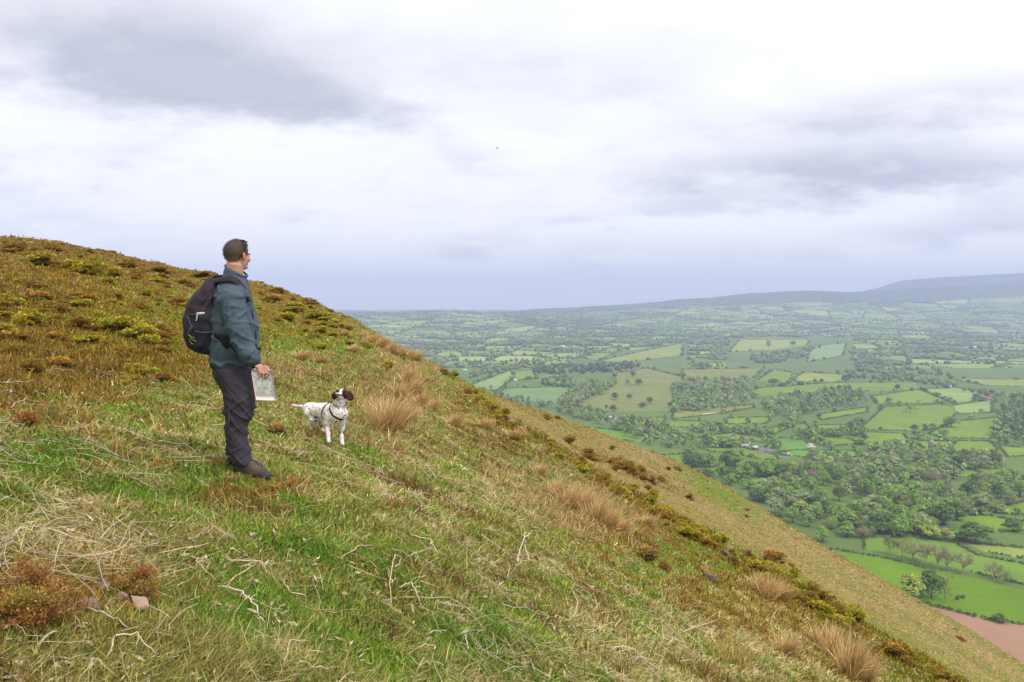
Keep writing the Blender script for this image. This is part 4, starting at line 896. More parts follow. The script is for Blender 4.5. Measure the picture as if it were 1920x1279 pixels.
def grow_turf():
    r = np.random.default_rng(31)
    n = 380000; px = r.uniform(-330, 2250, n); py = r.uniform(425, 1520, n)
    ok = py > sky_py(px) - 3
    for a, b, c, e in ((262, 1146, 30, 26), (194, 1112, 32, 18), (172, 1152, 34, 22), (222, 1134, 20, 14)): ok &= ((px - a) / c) ** 2 + ((py - b) / e) ** 2 > 1   # bare stone
    px, py = px[ok], py[ok]
    x, y, z, ok = on_hill(px, py); x, y, z = x[ok], y[ok], z[ok]; d = np.hypot(x, y)
    x = x + r.normal(0, 1, len(x)) * .004 * d; y = y + r.normal(0, 1, len(x)) * .02 * d; z = hill(x, y); d = np.hypot(x, y)
    W = zones(x, y, z); cw = np.cumsum(W, 1); k = (cw > r.random(len(x))[:, None]).argmax(1)
    vv, ff, cc = [], [], []; off = 0
    for ki, nm in enumerate(KN):
        s = np.where(k == ki)[0]
        if not len(s): continue
        h0, sp, le, be, nb, tr = SPEC[nm]
        nb_ = nb if True else nb
        i = np.repeat(s, nb_); m = len(i); dd = d[i]; sc = np.maximum(1, np.where(dd > 40, 1.5, 2.1) * dd / PXM / h0)          # far tufts stand for whole tussocks
        sc = np.minimum(sc, 5)
        o = r.normal(0, 1, (m, 2)) * (tr * np.sqrt(sc))[:, None]; P = np.stack([x[i] + o[:, 0], y[i] + o[:, 1], z[i]], 1)
        gz = -.4 * o[:, 0] - .08 * o[:, 1]; P[:, 2] += gz - .006
        h = h0 * sc * np.exp(r.normal(0, sp, m)); w = np.maximum(.0034, .95 * dd / PXM) * r.uniform(.7, 1.3, m)
        flow = fbm(P[:, 0] * .8 + 60, P[:, 1] * .8, 3) * 12.6; az = np.where(r.random(m) < (.30 if le > .55 else .08), flow + r.normal(0, .5, m), r.random(m) * 6.283)
        if nm in ('rush', 'tan'): az = np.where(r.random(m) < .6, -.35 + r.normal(0, .6, m), az)
        lean = np.clip(np.where(dd > 40, max(le, .62), le) + r.normal(0, .16, m), 0, 1); bend = np.clip(be + r.normal(0, .12, m), 0, .8)
        t = np.clip(r.normal(.15, .22, (m, 1)), 0, .8); col = (KC[ki] * (1 - t) + KC[KN.index(ALT[nm])] * t) * np.exp(r.normal(.42, 1, (m, 1)) * np.where(dd > 40, .55, 1.0)[:, None] * np.array([[.27]]) + .31) * (1 + r.normal(0, .05, (m, 3))) * np.where((r.random((m, 1)) < .2) & (dd < 30)[:, None], .5, 1.05)
        V, Fc, C = blades(P, az, lean, h, w, bend, np.clip(col, .004, .8), r); vv.append(V); ff.append(Fc + off); cc.append(C); off += len(V)
    # longer grass pressed up against the boots and the paws
    feet = [(MAN[0] + a, MAN[1] + b, rr) for a, b, rr in ((.0, -.13, .07), (.10, -.15, .07), (.20, -.17, .06), (-.06, -.12, .06), (-.10, .06, .07), (.02, .05, .06))] + [(-2.085, 9.12, .035), (-1.955, 9.2, .035), (-2.37, 9.48, .035), (-2.27, 9.6, .035)]
    for fx, fy, rr in feet:
        m = 420; a = r.random(m) * 6.283; q = rr + np.abs(r.normal(0, .05, m)); X = fx + np.cos(a) * q; Y = fy + np.sin(a) * q; P = np.stack([X, Y, hill(X, Y) - .005], 1); kk = r.choice([KN.index('green'), KN.index('lush'), KN.index('straw'), KN.index('olive'), KN.index('orange')], m, p=[.35, .2, .2, .15, .1])
        V, Fc, C = blades(P, r.random(m) * 6.283, np.clip(r.normal(.35, .2, m), 0, .9), r.uniform(.03, .075, m), np.full(m, max(.0042, .9 * fy / PXM * .8)), np.abs(r.normal(.25, .1, m)), KC[kk] * np.exp(r.normal(.3, .3, (m, 1))), r); vv.append(V); ff.append(Fc + off); cc.append(C); off += len(V)
    me = mesh_np('grass', np.vstack(vv), np.vstack(ff), np.vstack(cc)); print('turf tris', len(me.polygons))
    tag(link('grass', me, M_grass), 'short mixed moorland grass, dead straw and heather sprigs covering the hill', 'grass', kind='stuff')
grow_turf()
def stem_pts(P, r, jit):
    """resample a run of points and let it wander a little"""
    P = np.asarray(P, float); t = np.linspace(0, 1, max(4, 3 * len(P))); k = np.linspace(0, 1, len(P))
    Q = np.stack([np.interp(t, k, P[:, j]) for j in range(3)], 1); Q[1:-1] += r.normal(0, jit, (len(Q) - 2, 3)); return Q
STEM = [alb(212, 190, 156, 1.1), alb(198, 174, 140, 1.1), alb(216, 202, 176, 1.1), alb(176, 148, 118)]
def litter():
    r = np.random.default_rng(41); mb = MB()
    n = 6000; px = r.uniform(-250, 2100, n); py = r.uniform(700, 1500, n); x, y, z, ok = on_hill(px, py); ok &= (np.hypot(x, y) < 13)
    den = fbm(x * .9 + 13, y * .9 + 4, 3); ok &= r.random(n) < np.clip((den - .36) * 4, .08, 1)
    for a, b, c in zip(x[ok], y[ok], z[ok]):
        d = math.hypot(a, b); L = r.uniform(.05, .24) * (1 + d / 12); az = r.random() * 6.283; m = 4
        q = np.cumsum(np.vstack([[0, 0], np.stack([np.cos(az + r.normal(0, .35, m)), np.sin(az + r.normal(0, .35, m))], 1) * L / m]), 0); q -= q.mean(0)
        X, Y = a + q[:, 0], b + q[:, 1]; Z = hill(X, Y) + .022 + np.abs(r.normal(0, .02)) + np.linspace(0, abs(r.normal(0, .05)), m + 1)
        th = max(r.uniform(.0012, .0028), .38 * d / PXM)
        mb.add(*tube(np.stack([X, Y, Z], 1), np.linspace(th, th * .5, m + 1), 3, False), STEM[r.integers(4)] * r.uniform(.8, 1.15))
    # ragged flakes of dead frond
    n = 2600; px = r.uniform(-200, 2000, n); py = r.uniform(720, 1450, n); x, y, z, ok = on_hill(px, py); den = fbm(x * 1.3 + 3, y * 1.3 + 44, 3); ok &= (np.hypot(x, y) < 12) & (den > .5)
    for a, b, c in zip(x[ok], y[ok], z[ok]):
        d = math.hypot(a, b)
        for _ in range(r.integers(2, 6)):
            p = np.array([a, b, 0]) + r.normal(0, .025, 3); p[2] = float(hill(p[0], p[1])) + r.uniform(.015, .04); s = r.uniform(.008, .022) * (1 + d / 14)
            t = r.random() * 6.283; u = np.array([math.cos(t), math.sin(t), r.normal(0, .4)]); v = np.array([-math.sin(t), math.cos(t), r.normal(0, .4)]) * .35
            mb.add([p - u * s, p - v * s, p + u * s * 1.2, p + v * s * .8], [(0, 1, 2), (0, 2, 3)], STEM[r.integers(4)] * r.uniform(.7, 1.1))
    tag(link('dead_bracken', mb.mesh('dead_bracken'), M_twig), 'fine litter of broken dead bracken lying in the grass', 'dead bracken', kind='stuff')
litter()
# larger dead stems, each one a thing: runs of points (seen in the photograph), lift of the middle
STEMS = [
 ([[(40, 1036), (100, 1000), (170, 978)], [(100, 1000), (112, 1020)]], .05, 'long pale stem rising over the big orange bush'),
 ([[(0, 1026), (40, 1009), (80, 1007)]], .03, 'pale curved stem at the left edge above the orange bush'), ([[(112, 1008), (118, 1030), (125, 1052)]], .02, 'short upright-looking stem right of the big orange bush'),
 ([[(75, 1040), (110, 1026), (142, 1014)], [(110, 1026), (128, 1040)]], .03, 'forked stem in the pile right of the big orange bush'), ([[(130, 1064), (170, 1060), (212, 1057)], [(140, 1070), (205, 1062)]], .02, 'bundle of flat stems left of the small orange bush'),
 ([[(145, 940), (170, 955), (196, 972)]], .02, 'greyish stem lying on the green grass, upper left'), ([[(208, 993), (232, 980), (252, 970)]], .03, 'straight stem lying above the small orange bush'),
 ([[(360, 1052), (369, 1076), (405, 1101)], [(369, 1076), (330, 1068)], [(362, 1056), (382, 1048)]], .05, 'three-pronged twig right of the small orange bush'), ([[(315, 1115), (342, 1105), (358, 1091)]], .02, 'short white bent stem on green grass right of the flat stones'),
 ([[(408, 1109), (450, 1130), (476, 1155), (497, 1181)], [(450, 1130), (462, 1112)]], .05, 'long bowed branch with a spur, lying downhill below the boots'), ([[(428, 1102), (462, 1088), (480, 1068)], [(462, 1088), (475, 1092)]], .04, 'forked twig crossing above the long bowed branch'),
 ([[(418, 1058), (460, 1062), (512, 1065)]], .02, 'straight straw-coloured stem in the green patch'), ([[(200, 1249), (218, 1230), (258, 1232), (292, 1250)], [(258, 1232), (254, 1212)], [(292, 1248), (350, 1239)]], .07, 'arched branch with side twigs at the bottom left'),
 ([[(138, 1240), (188, 1264), (216, 1282)], [(188, 1264), (245, 1268)]], .03, 'thick reddish stem at the bottom left'), ([[(162, 1152), (200, 1176), (241, 1193)], [(196, 1150), (212, 1172)]], .04, 'thin twig crossing below the flat stones'),
 ([[(125, 1196), (150, 1190), (171, 1181)]], .02, 'pale stick below the big orange bush'), ([[(528, 1094), (545, 1124), (576, 1130)]], .03, 'hooked twig in the middle of the lower grass'), ([[(472, 1190), (488, 1202), (500, 1216)], [(515, 1206), (488, 1202)]], .03, 'small V of two stems near the bottom'),
 ([[(530, 1268), (545, 1231), (578, 1221)], [(545, 1231), (538, 1222)]], .06, 'twig standing at the bottom edge, left of centre'), ([[(558, 1244), (585, 1270), (638, 1262)]], .03, 'flat bow of a stem at the bottom edge'),
 ([[(752, 1061), (741, 1078), (736, 1108), (730, 1140), (733, 1166)], [(736, 1110), (726, 1097)], [(731, 1146), (721, 1153)], [(734, 1156), (757, 1178)], [(741, 1078), (754, 1072)]], .16, 'white antler-like dead branch standing in the lush grass'),
 ([[(748, 1110), (770, 1116), (780, 1135), (791, 1152)], [(770, 1116), (800, 1128)]], .07, 'forked pale branch right of the antler-like one'), ([[(748, 1128), (800, 1140), (846, 1140), (880, 1166), (912, 1193)], [(846, 1140), (866, 1136)], [(880, 1190), (912, 1193)]], .06, 'longest dead branch, running down right from the antler-like one'),
 ([[(758, 1106), (780, 1098), (802, 1091)]], .04, 'short stem above the forked pale branch'), ([[(986, 1007), (981, 1040), (970, 1071)], [(984, 1030), (993, 1066)], [(984, 1015), (996, 1012)]], .14, 'upright forked dead stem on the right of the lower grass'),
 ([[(690, 1054), (700, 1072), (710, 1087)]], .03, 'short stem above the antler-like branch'), ([[(770, 1010), (806, 1026), (822, 1046)], [(806, 1026), (822, 1010)]], .05, 'bent stem with a spur in the straw patch'), ([[(764, 1046), (790, 1040), (811, 1033)]], .02, 'straight stem under the bent one'),
 ([[(1008, 1050), (1036, 1062), (1056, 1079)], [(1036, 1062), (1030, 1050)]], .04, 'dark-tipped stem right of the upright forked one'), ([[(1075, 1114), (1083, 1148), (1075, 1168)]], .06, 'bowed upright stem on the lower right'), ([[(1018, 1166), (1045, 1163), (1072, 1167)]], .02, 'thick pale stem lying level on the lower right'),
 ([[(778, 1222), (796, 1219), (818, 1223)]], .02, 'short thick stem on the lush grass at the bottom'), ([[(876, 1194), (873, 1210), (878, 1226)]], .04, 'tiny upright twig with a forked foot near the bottom'), ([[(1138, 1231), (1165, 1222), (1195, 1238), (1222, 1256)], [(1165, 1222), (1172, 1212)]], .05, 'curved stem with a spur at the lower right'),
 ([[(780, 1272), (795, 1256), (808, 1260)]], .04, 'hooked stem at the bottom edge, centre'), ([[(545, 826), (590, 825), (640, 827)]], .01, 'pale straw lying behind the walker'), ([[(425, 858), (437, 838), (447, 826)], [(430, 860), (470, 846)]], .12, 'thin straw stem crossing in front of the walker\'s boot'), ([[(1280, 1190), (1330, 1178), (1352, 1166)]], .05, 'long stem in the straw at the far right'), ([[(640, 1052), (670, 1040), (700, 1030)]], .04, 'slanting stem left of the straw patch'), ([[(60, 1245), (90, 1225), (112, 1205)]], .05, 'dark golden stem slanting at the bottom left'), ([[(0, 1226), (14, 1221), (28, 1216)]], .03, 'thick stem end at the left edge')]
def big_stems():
    r = np.random.default_rng(51)
    for runs, lift, lb in STEMS:
        mb = MB(); c = STEM[r.integers(3)] * r.uniform(.95, 1.1); first = None
        for q, run in enumerate(runs):
            P = []
            for i, (a, b) in enumerate(run):
                p = spot(a, b); t = i / (len(run) - 1); P.append(p)
            P = np.array(P); m = len(P); d = P[:, 1].mean()
            up = lift * np.sin(np.linspace(.25, np.pi * .85, m)) + .012
            # the lift moves a point towards the viewer along its line of sight
            P = P + np.stack([np.zeros(m), np.zeros(m), up], 1) - np.stack([np.zeros(m), up * .0, np.zeros(m)], 1)
            th = (.0042 if q == 0 else .0028) * r.uniform(.8, 1.25); th = max(th, .62 * d / PXM)
            Q = stem_pts(P, r, .004); mb.add(*tube(Q, np.linspace(th, th * .55, len(Q)), 5), c * r.uniform(.9, 1.1))
        V = np.vstack(mb.V); o = V.mean(0); o[2] = V[:, 2].min(); mb.V = [v - o for v in mb.V]
        e = link('dead_stem', mb.mesh('dead_stem'), M_twig); e.location = o; tag(e, lb, 'dead stem', 'larger dead bracken stems')
big_stems()
# ---------- bushes, mounds and tussocks
def sprig_mesh(name, n, cols, seed, leaf=.07, upness=.5, lumps=9, dome=.75, core=True):
    """a mound about 1 wide and 1 high of many short leafy sprigs"""
    r = np.random.default_rng(seed); cs = []
    for i in range(lumps):
        a = r.random() * 6.283; q = r.random() ** .6 * .30; cs.append((math.cos(a) * q, math.sin(a) * q, r.uniform(.1, dome) * (1 - q), r.uniform(.16, .27), r.integers(len(cols)), r.uniform(.8, 1.2)))
    cs = np.array(cs); k = r.integers(0, lumps, n); v = r.normal(size=(n, 3)); v /= np.linalg.norm(v, axis=1, keepdims=True); v[:, 2] = np.abs(v[:, 2]) * .9 - .15
    P = cs[k, :3] + v * cs[k, 3:4] * r.uniform(.1 if not core else .55, 1.0, (n, 1)); P[:, 2] = np.maximum(P[:, 2], r.uniform(-.02, .08, n))
    d = v * (1 - upness) + np.array([0, 0, upness]) + r.normal(0, .35, (n, 3)); d /= np.linalg.norm(d, axis=1, keepdims=True); L = leaf * r.uniform(.6, 1.5, (n, 1))
    s = np.cross(d, r.normal(size=(n, 3))); s /= np.linalg.norm(s, axis=1, keepdims=True); s = s * L * .26
    V = np.stack([P - s * .5, P + d * L * .55 - s, P + d * L, P + d * L * .55 + s], 1).reshape(-1, 3)
    C = np.array(cols)[cs[k, 4].astype(int)]; alt = np.array(cols)[r.integers(0, len(cols), n)]; t = (r.random((n, 1)) < .35); C = np.where(t, alt, C) * cs[k, 5:6] * np.exp(r.normal(0, .24, (n, 1)))
    mb = MB().add(V, np.arange(n * 4).reshape(n, 4), np.repeat(C, 4, 0))
    if core:
        Vi, Fi = ico(2)
        for c in cs: mb.add(Vi * c[3] * .42 + c[:3] * np.array([1, 1, .7]), Fi, alb(86, 72, 44))
    for i in range(14):                     # woody stems
        a = r.random() * 6.283; e = np.array([math.cos(a) * r.uniform(.1, .4), math.sin(a) * r.uniform(.1, .4), r.uniform(.3, .8)]); mb.add(*tube([e * np.array([.3, .3, -.05]), e * .6, e], [.012, .009, .004], 4), alb(120, 98, 78))
    V = np.vstack(mb.V); w = np.abs(V[:, :2]).max() * 2; h = V[:, 2].max(); mb.V = [q / np.array([w, w, h]) for q in mb.V]
    return mb.mesh(name)
GORSE = [alb(132, 130, 40, 2.0), alb(116, 122, 36, 1.9), alb(146, 132, 46, 2.0), alb(134, 110, 44, 1.8)]
HEATH = [alb(136, 104, 46, 1.9), alb(122, 90, 46, 1.8), alb(146, 112, 50, 1.9), alb(120, 110, 46, 1.8)]
ORNG = [alb(160, 106, 60, 1.35), alb(164, 124, 62, 1.4), alb(146, 122, 56, 1.4), alb(136, 128, 60, 1.4), alb(156, 92, 66, 1.25), alb(150, 128, 84, 1.3)]
P_gorse = [sprig_mesh('gorse_bush', 1500, GORSE, 60 + i, leaf=.085) for i in range(4)]
P_heath = [sprig_mesh('heather_mound', 1500, HEATH, 70 + i, leaf=.08) for i in range(4)]
P_or = [sprig_mesh('bilberry_bush', 1100, ORNG, 80 + i, leaf=.085) for i in range(3)]
def plant(name, me, px, py, wpx, hpx, label, cat, group, m=M_leaf, rz=None, flat=1.0):
    p = spot(px, py); d = p[1]; o = link(name, me, m); o.location = p - np.array([0, 0, .03])
    o.scale = (wpx * d / F, wpx * d / F * flat, hpx * d / F * 1.05); o.rotation_euler.z = random.random() * 6.28 if rz is None else rz
    return tag(o, label, cat, group)
MOUNDS = [(75, 498, 66, 24, 0), (132, 503, 56, 20, 0), (168, 514, 74, 26, 0), (208, 520, 56, 20, 0), (258, 518, 44, 15, 1), (302, 531, 44, 13, 0), (350, 536, 54, 15, 1), (22, 575, 64, 26, 0), (48, 612, 74, 32, 0), (12, 630, 52, 26, 0), (110, 640, 60, 20, 1), (186, 622, 84, 38, 0), (236, 628, 84, 36, 0), (275, 645, 72, 36, 0), (312, 662, 60, 28, 1),
 (72, 566, 70, 20, 1), (112, 584, 60, 18, 1), (330, 572, 60, 14, 1), (20, 470, 70, 16, 1), (100, 470, 60, 14, 1), (240, 500, 60, 14, 1), (300, 512, 60, 12, 1), (380, 520, 60, 12, 1), (510, 566, 60, 14, 1), (556, 582, 70, 16, 0), (600, 597, 60, 16, 0), (632, 612, 50, 14, 0), (520, 548, 50, 10, 1), (580, 570, 50, 12, 1), (540, 600, 60, 14, 0), (600, 622, 50, 12, 0),
 (50, 700, 80, 30, 1), (110, 690, 70, 24, 1), (20, 665, 60, 22, 1), (160, 668, 60, 18, 1), (270, 705, 74, 26, 0), (310, 715, 60, 22, 1), (230, 720, 50, 18, 0), (60, 540, 60, 16, 1), (150, 560, 50, 14, 1), (690, 655, 36, 14, 0), (725, 690, 34, 16, 0), (755, 672, 30, 12, 0), (853, 706, 24, 12, 0), (880, 738, 34, 12, 1), (830, 700, 40, 10, 1), (900, 752, 36, 12, 0)]
def hill_bushes():
    r = np.random.default_rng(61)
    NAMES = ('yellow-green gorse bush', 'brown-gold heather mound')
    for px, py, w, h, k in MOUNDS:
        for j in range(2):
            q = (px + (r.normal(0, w * .25) if j else 0), py + (r.normal(0, 4) if j else 0))
            s = 1 if j == 0 else .65
            where = ('on the upper left of the hill behind the walker' if px < 420 and py < 560 else 'on the slope left of the walker' if px < 420 else 'on the hillside just right of the walker' if px < 700 else 'beside the brown rushes on the hill edge')
            plant(('gorse_bush', 'heather_mound')[k], (P_gorse, P_heath)[k][r.integers(4)], q[0], q[1], w * s, h * s * 1.1, NAMES[k] + ' ' + where, ('gorse', 'heather')[k], NAMES[k] + 'es ' + where if k == 0 else NAMES[k] + 's ' + where)
    for px in np.arange(930, 1790, 12):
        for j in range(2):
            a = px + r.normal(0, 9); py = crest_py(a) + r.uniform(0, 34); d = spot(a, py)[1]; k = 0 if r.random() < .72 else 1; w = r.uniform(.30, .70) / d * F
            if fbm(np.array([a / 40.0]), np.array([py / 60.0]), 2)[0] < .38: continue
            plant(('gorse_bush', 'heather_mound')[k], (P_gorse, P_heath)[k][r.integers(4)], a, py, w, w * r.uniform(.35, .55), NAMES[k] + ' in the line along the near crest', ('gorse', 'heather')[k], NAMES[k] + ' line along the near crest')
    for i in range(150):                     # low heather merging into one another over the top of the hill
        a = r.uniform(-60, 660); up_ = sky_py(a); py = up_ + abs(r.normal(8, 34)) if a > 330 or r.random() < .6 else r.uniform(555, 648); p = spot(a, py); k = 0 if r.random() < .45 else 1; w = r.uniform(.4, .95) / p[1] * F
        if 380 < a < 480 and py > 560: continue
        plant(('gorse_bush', 'heather_mound')[k], (P_gorse, P_heath)[k][r.integers(4)], a, py, w, w * r.uniform(.24, .40), 'low ' + NAMES[k] + ' merging into the heath on top of the hill', ('gorse', 'heather')[k], 'low ' + NAMES[k] + ' cover on top of the hill')
    # dark scattered clumps on the far flank
    for i in range(16):
        a = r.uniform(1000, 1900); t = r.random(); py = sky_py(a) * (1 - t) + (crest_py(a) - 14) * t + 2; p = spot(a, py)
        if p[1] < 45: continue
        w = r.uniform(.9, 2.2) / p[1] * F; plant('heather_mound', P_heath[r.integers(4)], a, py, w, w * .35, 'small dark heather clump on the far flank of the hill', 'heather', 'heather clumps on the far flank')
    for i in range(26):
        a = 1180 + r.normal(0, 45); py = 884 + (a - 1180) * .42 + r.normal(0, 5); p = spot(a, py); w = r.uniform(1.0, 2.2) / p[1] * F
        plant('heather_mound', P_heath[r.integers(4)], a, py, w, w * .4, 'dark brown heather clump in the band across the far flank', 'heather', 'heather band on the far flank')
    ob = sprig_mesh('bilberry_bush', 15000, ORNG, 90, leaf=.030, lumps=26, upness=.35, core=False); o2 = sprig_mesh('bilberry_bush', 8000, ORNG, 91, leaf=.038, lumps=16, upness=.35, core=False)
    plant('bilberry_bush', ob, 52, 1178, 170, 142, 'big orange-red bilberry bush at the left edge of the foreground', 'bush', 'orange bilberry bushes')
    plant('bilberry_bush', o2, 256, 1118, 98, 80, 'smaller orange bilberry bush behind the flat stones', 'bush', 'orange bilberry bushes')
    for a, b, w, h, lb in [(112, 1120, 60, 50, 'yellowish bilberry tuft on the right flank of the big orange bush'), (232, 1148, 52, 32, 'low green and orange tuft between the flat stones'), (15, 935, 40, 30, 'dark orange tuft at the left edge'), (404, 878, 36, 26, 'orange tuft just left of the walker\'s boots'), (436, 905, 40, 20, 'orange tuft in front of the walker\'s boots'), (508, 922, 46, 22, 'orange tuft right of the walker\'s boots'), (516, 815, 56, 26, 'brownish tuft between the walker and the dog'),
        (38, 800, 70, 36, 'reddish tuft on the left slope'), (76, 858, 30, 26, 'rusty tuft on green grass at the left'), (180, 950, 26, 18, 'small orange tuft on the green grass'), (128, 965, 22, 20, 'slim orange tuft below the grey stem'), (325, 955, 44, 16, 'low orange tuft below the rush stems'), (240, 1014, 20, 20, 'small red tuft above the small orange bush'), (420, 1176, 20, 16, 'small orange tuft in the lush grass'), (440, 1255, 36, 24, 'orange tuft at the bottom edge'), (530, 960, 50, 20, 'wide orange tuft below the walker'), (478, 985, 26, 16, 'orange tuft left of the wide one'), (250, 1272, 60, 26, 'golden tuft at the bottom left edge'), (96, 1190, 50, 30, 'golden tuft under the big orange bush'), (190, 1210, 40, 24, 'orange-brown tuft at the lower left'), (790, 1085, 26, 14, 'tiny orange tuft right of the short stem'), (762, 1098, 22, 14, 'tiny golden tuft by the pale branches'), (640, 1000, 26, 14, 'small orange tuft in the middle of the slope'), (1210, 1050, 60, 26, 'broad brown tuft on the right slope'), (1250, 1075, 50, 24, 'golden brown tuft beside the broad one'), (600, 1040, 24, 14, 'small rusty tuft in the green grass')]:
        plant('bilberry_bush', P_or[r.integers(3)], a, b, w, h, lb, 'bush', 'orange bilberry bushes')
hill_bushes()
def rush_mesh(seed, n, cols, spread=.5):
    r = np.random.default_rng(seed); a = r.random(n) * 6.283; q = np.sqrt(r.random(n)) * .17; P = np.stack([np.cos(a) * q, np.sin(a) * q, np.zeros(n)], 1)
    az = a + r.normal(0, .8, n); az = np.where(r.random(n) < .55, r.normal(-.2, .6, n), az); lean = np.clip(q * 1.4 + np.abs(r.normal(0, .15, n)) * spread * 2, 0, .8); h = r.uniform(.45, 1.05, n); bend = np.abs(r.normal(.12, .14, n))
    g = r.random(n) < .16; h = np.where(g, h * .55, h); C = np.array(cols)[r.integers(0, len(cols), n)] * np.exp(r.normal(0, .22, (n, 1))); C[g] = alb(84, 104, 44, 1.1)
    V, Fc, C = blades(P, az, lean, h, np.full(n, .016) * r.uniform(.6, 1.3, n), bend, C, r); return mesh_np('rush_tussock', V, Fc, C)
RUSH = [alb(176, 146, 102, 1.85), alb(162, 130, 88, 1.8), alb(190, 164, 120, 1.85), alb(156, 138, 90, 1.8)]
RED = [alb(128, 76, 54, 1.2), alb(146, 92, 62, 1.2)]
STRW = [alb(196, 162, 100, 1.35), alb(178, 140, 80, 1.35), alb(150, 146, 70, 1.2)]
def rushes():
    r = np.random.default_rng(71); A = [rush_mesh(100 + i, 420, RUSH) for i in range(4)]; B = [rush_mesh(110 + i, 200, RED, .3) for i in range(2)]; Cc = [rush_mesh(120 + i, 60, STRW, .5) for i in range(3)]
    L = [(722, 812, 96, 88, A, 'large brown rush tussock right of the dog'), (748, 800, 60, 70, A, 'brown rush tussock leaning on the large one'), (700, 790, 50, 60, A, 'brown rush tussock nearest the dog'), (770, 790, 40, 44, A, 'thin rush tussock at the right of the large one'),
     (782, 676, 30, 24, A, 'brown rush tussock on the skyline, rightmost'), (768, 674, 34, 28, A, 'brown rush tussock on the skyline, second from right'), (750, 668, 34, 28, A, 'brown rush tussock on the hill edge, tall'), (732, 662, 34, 26, A, 'brown rush tussock on the hill edge, middle'), (714, 652, 34, 26, A, 'brown rush tussock on the hill edge, left'), (698, 644, 30, 24, A, 'leftmost rush tussock on the hill edge'), (680, 632, 26, 16, A, 'small rush tussock next to the brown boulder'),
     (762, 722, 44, 44, A, 'rush tussock in the brown strip below the skyline, left'), (775, 740, 44, 44, A, 'rush tussock in the brown strip below the skyline, right'), (745, 744, 40, 36, A, 'rush tussock in the brown strip, lower'), (790, 760, 44, 36, A, 'rush tussock above the large one'), (810, 770, 40, 30, A, 'small rush tussock on the tan slope'), (850, 800, 50, 34, A, 'wide rush tussock on the tan slope'), (560, 674, 60, 24, A, 'pale rush tussock right of the walker\'s arm'), (600, 680, 44, 20, A, 'low pale rush tussock beyond the walker\'s arm'), (660, 660, 36, 16, A, 'low rush tussock in the green'),
     (1040, 930, 50, 40, A, 'upper rush tussock of the right-hand clump'), (1066, 952, 60, 56, A, 'second rush tussock of the right-hand clump'), (1092, 960, 64, 62, A, 'tall rush tussock in the middle of the right-hand clump'), (1118, 978, 64, 62, A, 'dense rush tussock of the right-hand clump'), (1140, 990, 60, 52, A, 'lower rush tussock of the right-hand clump'), (1165, 1000, 54, 40, A, 'lowest rush tussock of the right-hand clump'), (1010, 890, 40, 26, A, 'small rush tussock above the right-hand clump'), (1210, 985, 50, 26, A, 'flat rush tussock past the right-hand clump'),
     (1432, 1056, 24, 28, B, 'dark red-brown tussock on the near crest'), (1402, 1042, 20, 16, B, 'small dark red tussock on the near crest'), (1440, 1122, 56, 54, A, 'straw rush tussock below the dark red one, left'), (1466, 1128, 50, 48, A, 'straw rush tussock below the dark red one, right'), (1420, 1108, 44, 40, A, 'straw rush tussock below the dark red one, upper'),
     (1592, 1268, 84, 96, A, 'tall dark rush tussock at the lower right'), (1560, 1236, 66, 78, A, 'tall rush tussock left of the dark one'), (1620, 1276, 66, 60, A, 'rush tussock right of the tall dark one'), (1540, 1210, 56, 50, A, 'rush tussock behind the tall ones'), (1384, 1250, 90, 88, Cc, 'sparse upright straw tussock at the lower right'), (1350, 1240, 60, 70, Cc, 'sparse straw tussock left of its taller neighbour'), (1470, 1225, 70, 50, A, 'low straw tussock between the sparse and the dark ones'),
     (212, 852, 70, 64, Cc, 'sparse golden rush clump left of the walker'), (236, 870, 60, 48, Cc, 'leaning golden rush stems left of the walker'), (292, 876, 70, 60, Cc, 'golden rush stems fanned left of the walker'), (318, 880, 44, 40, Cc, 'small golden rush clump nearest the walker'), (130, 830, 40, 44, Cc, 'thin brown rush stems at the left'), (905, 800, 50, 24, A, 'low brown tussock on the crest, left'), (960, 822, 50, 26, A, 'low brown tussock on the crest, right')]
    for px, py, w, h, ms, lb in L: plant('rush_tussock', ms[r.integers(len(ms))], px, py, w * 1.1, h, lb, 'rushes', 'rush tussocks', M_grass, rz=r.normal(0, .4))
rushes()
# ---------- stones
def stone(px, py, w, h, dp, col, lb, seed, rot=(0, 0, 0), sub=3, cut=9):
    lift = .34 if py > 1025 and px < 300 else .05
    r = np.random.default_rng(seed); V, Fc = ico(sub)
    for _ in range(cut):                     # split faces
        n = r.normal(size=3); n /= np.linalg.norm(n); k = r.uniform(.28, .66); s = V @ n; V = np.where((s > k)[:, None], V - n * (s - k)[:, None], V)
    V = V + V * (np.array([mnoise.noise(Vector(v * 2.3) + Vector((seed, 0, 0))) for v in V])[:, None] * .16)
    p = spot(px, py); d = p[1]; V = V / np.abs(V).max(0) * .5 * np.array([w * d / F, dp, h * d / F]); C = np.asarray(col) * (1 + .25 * np.array([mnoise.noise(Vector(v * 9)) for v in V])[:, None])
    o = link('rock', mesh_np('rock', V, Fc, C), M_rock); o.location = p + np.array([0, 0, h * d / F * lift]); o.rotation_euler = rot; tag(o, lb, 'rock', 'stones in the turf')
PK, GR, DKR = alb(178, 146, 130), alb(150, 128, 118), alb(106, 80, 68)
stone(262, 1142, 46, 40, .10, PK, 'flat pink stone with a cracked edge, right of the others', 1, (rad(35), rad(10), 0)); stone(194, 1108, 54, 26, .10, GR, 'flat grey-pink stone behind the others', 2, (rad(20), rad(-6), 0)); stone(172, 1146, 56, 30, .12, GR, 'flat brownish stone in front at the left', 3, (rad(28), rad(12), 0))
stone(222, 1130, 34, 20, .07, GR, 'small stone wedged between the flat ones', 4, (rad(20), 0, .4)); stone(136, 1042, 20, 12, .05, alb(196, 170, 130), 'small yellowish stone right of the big orange bush', 5)
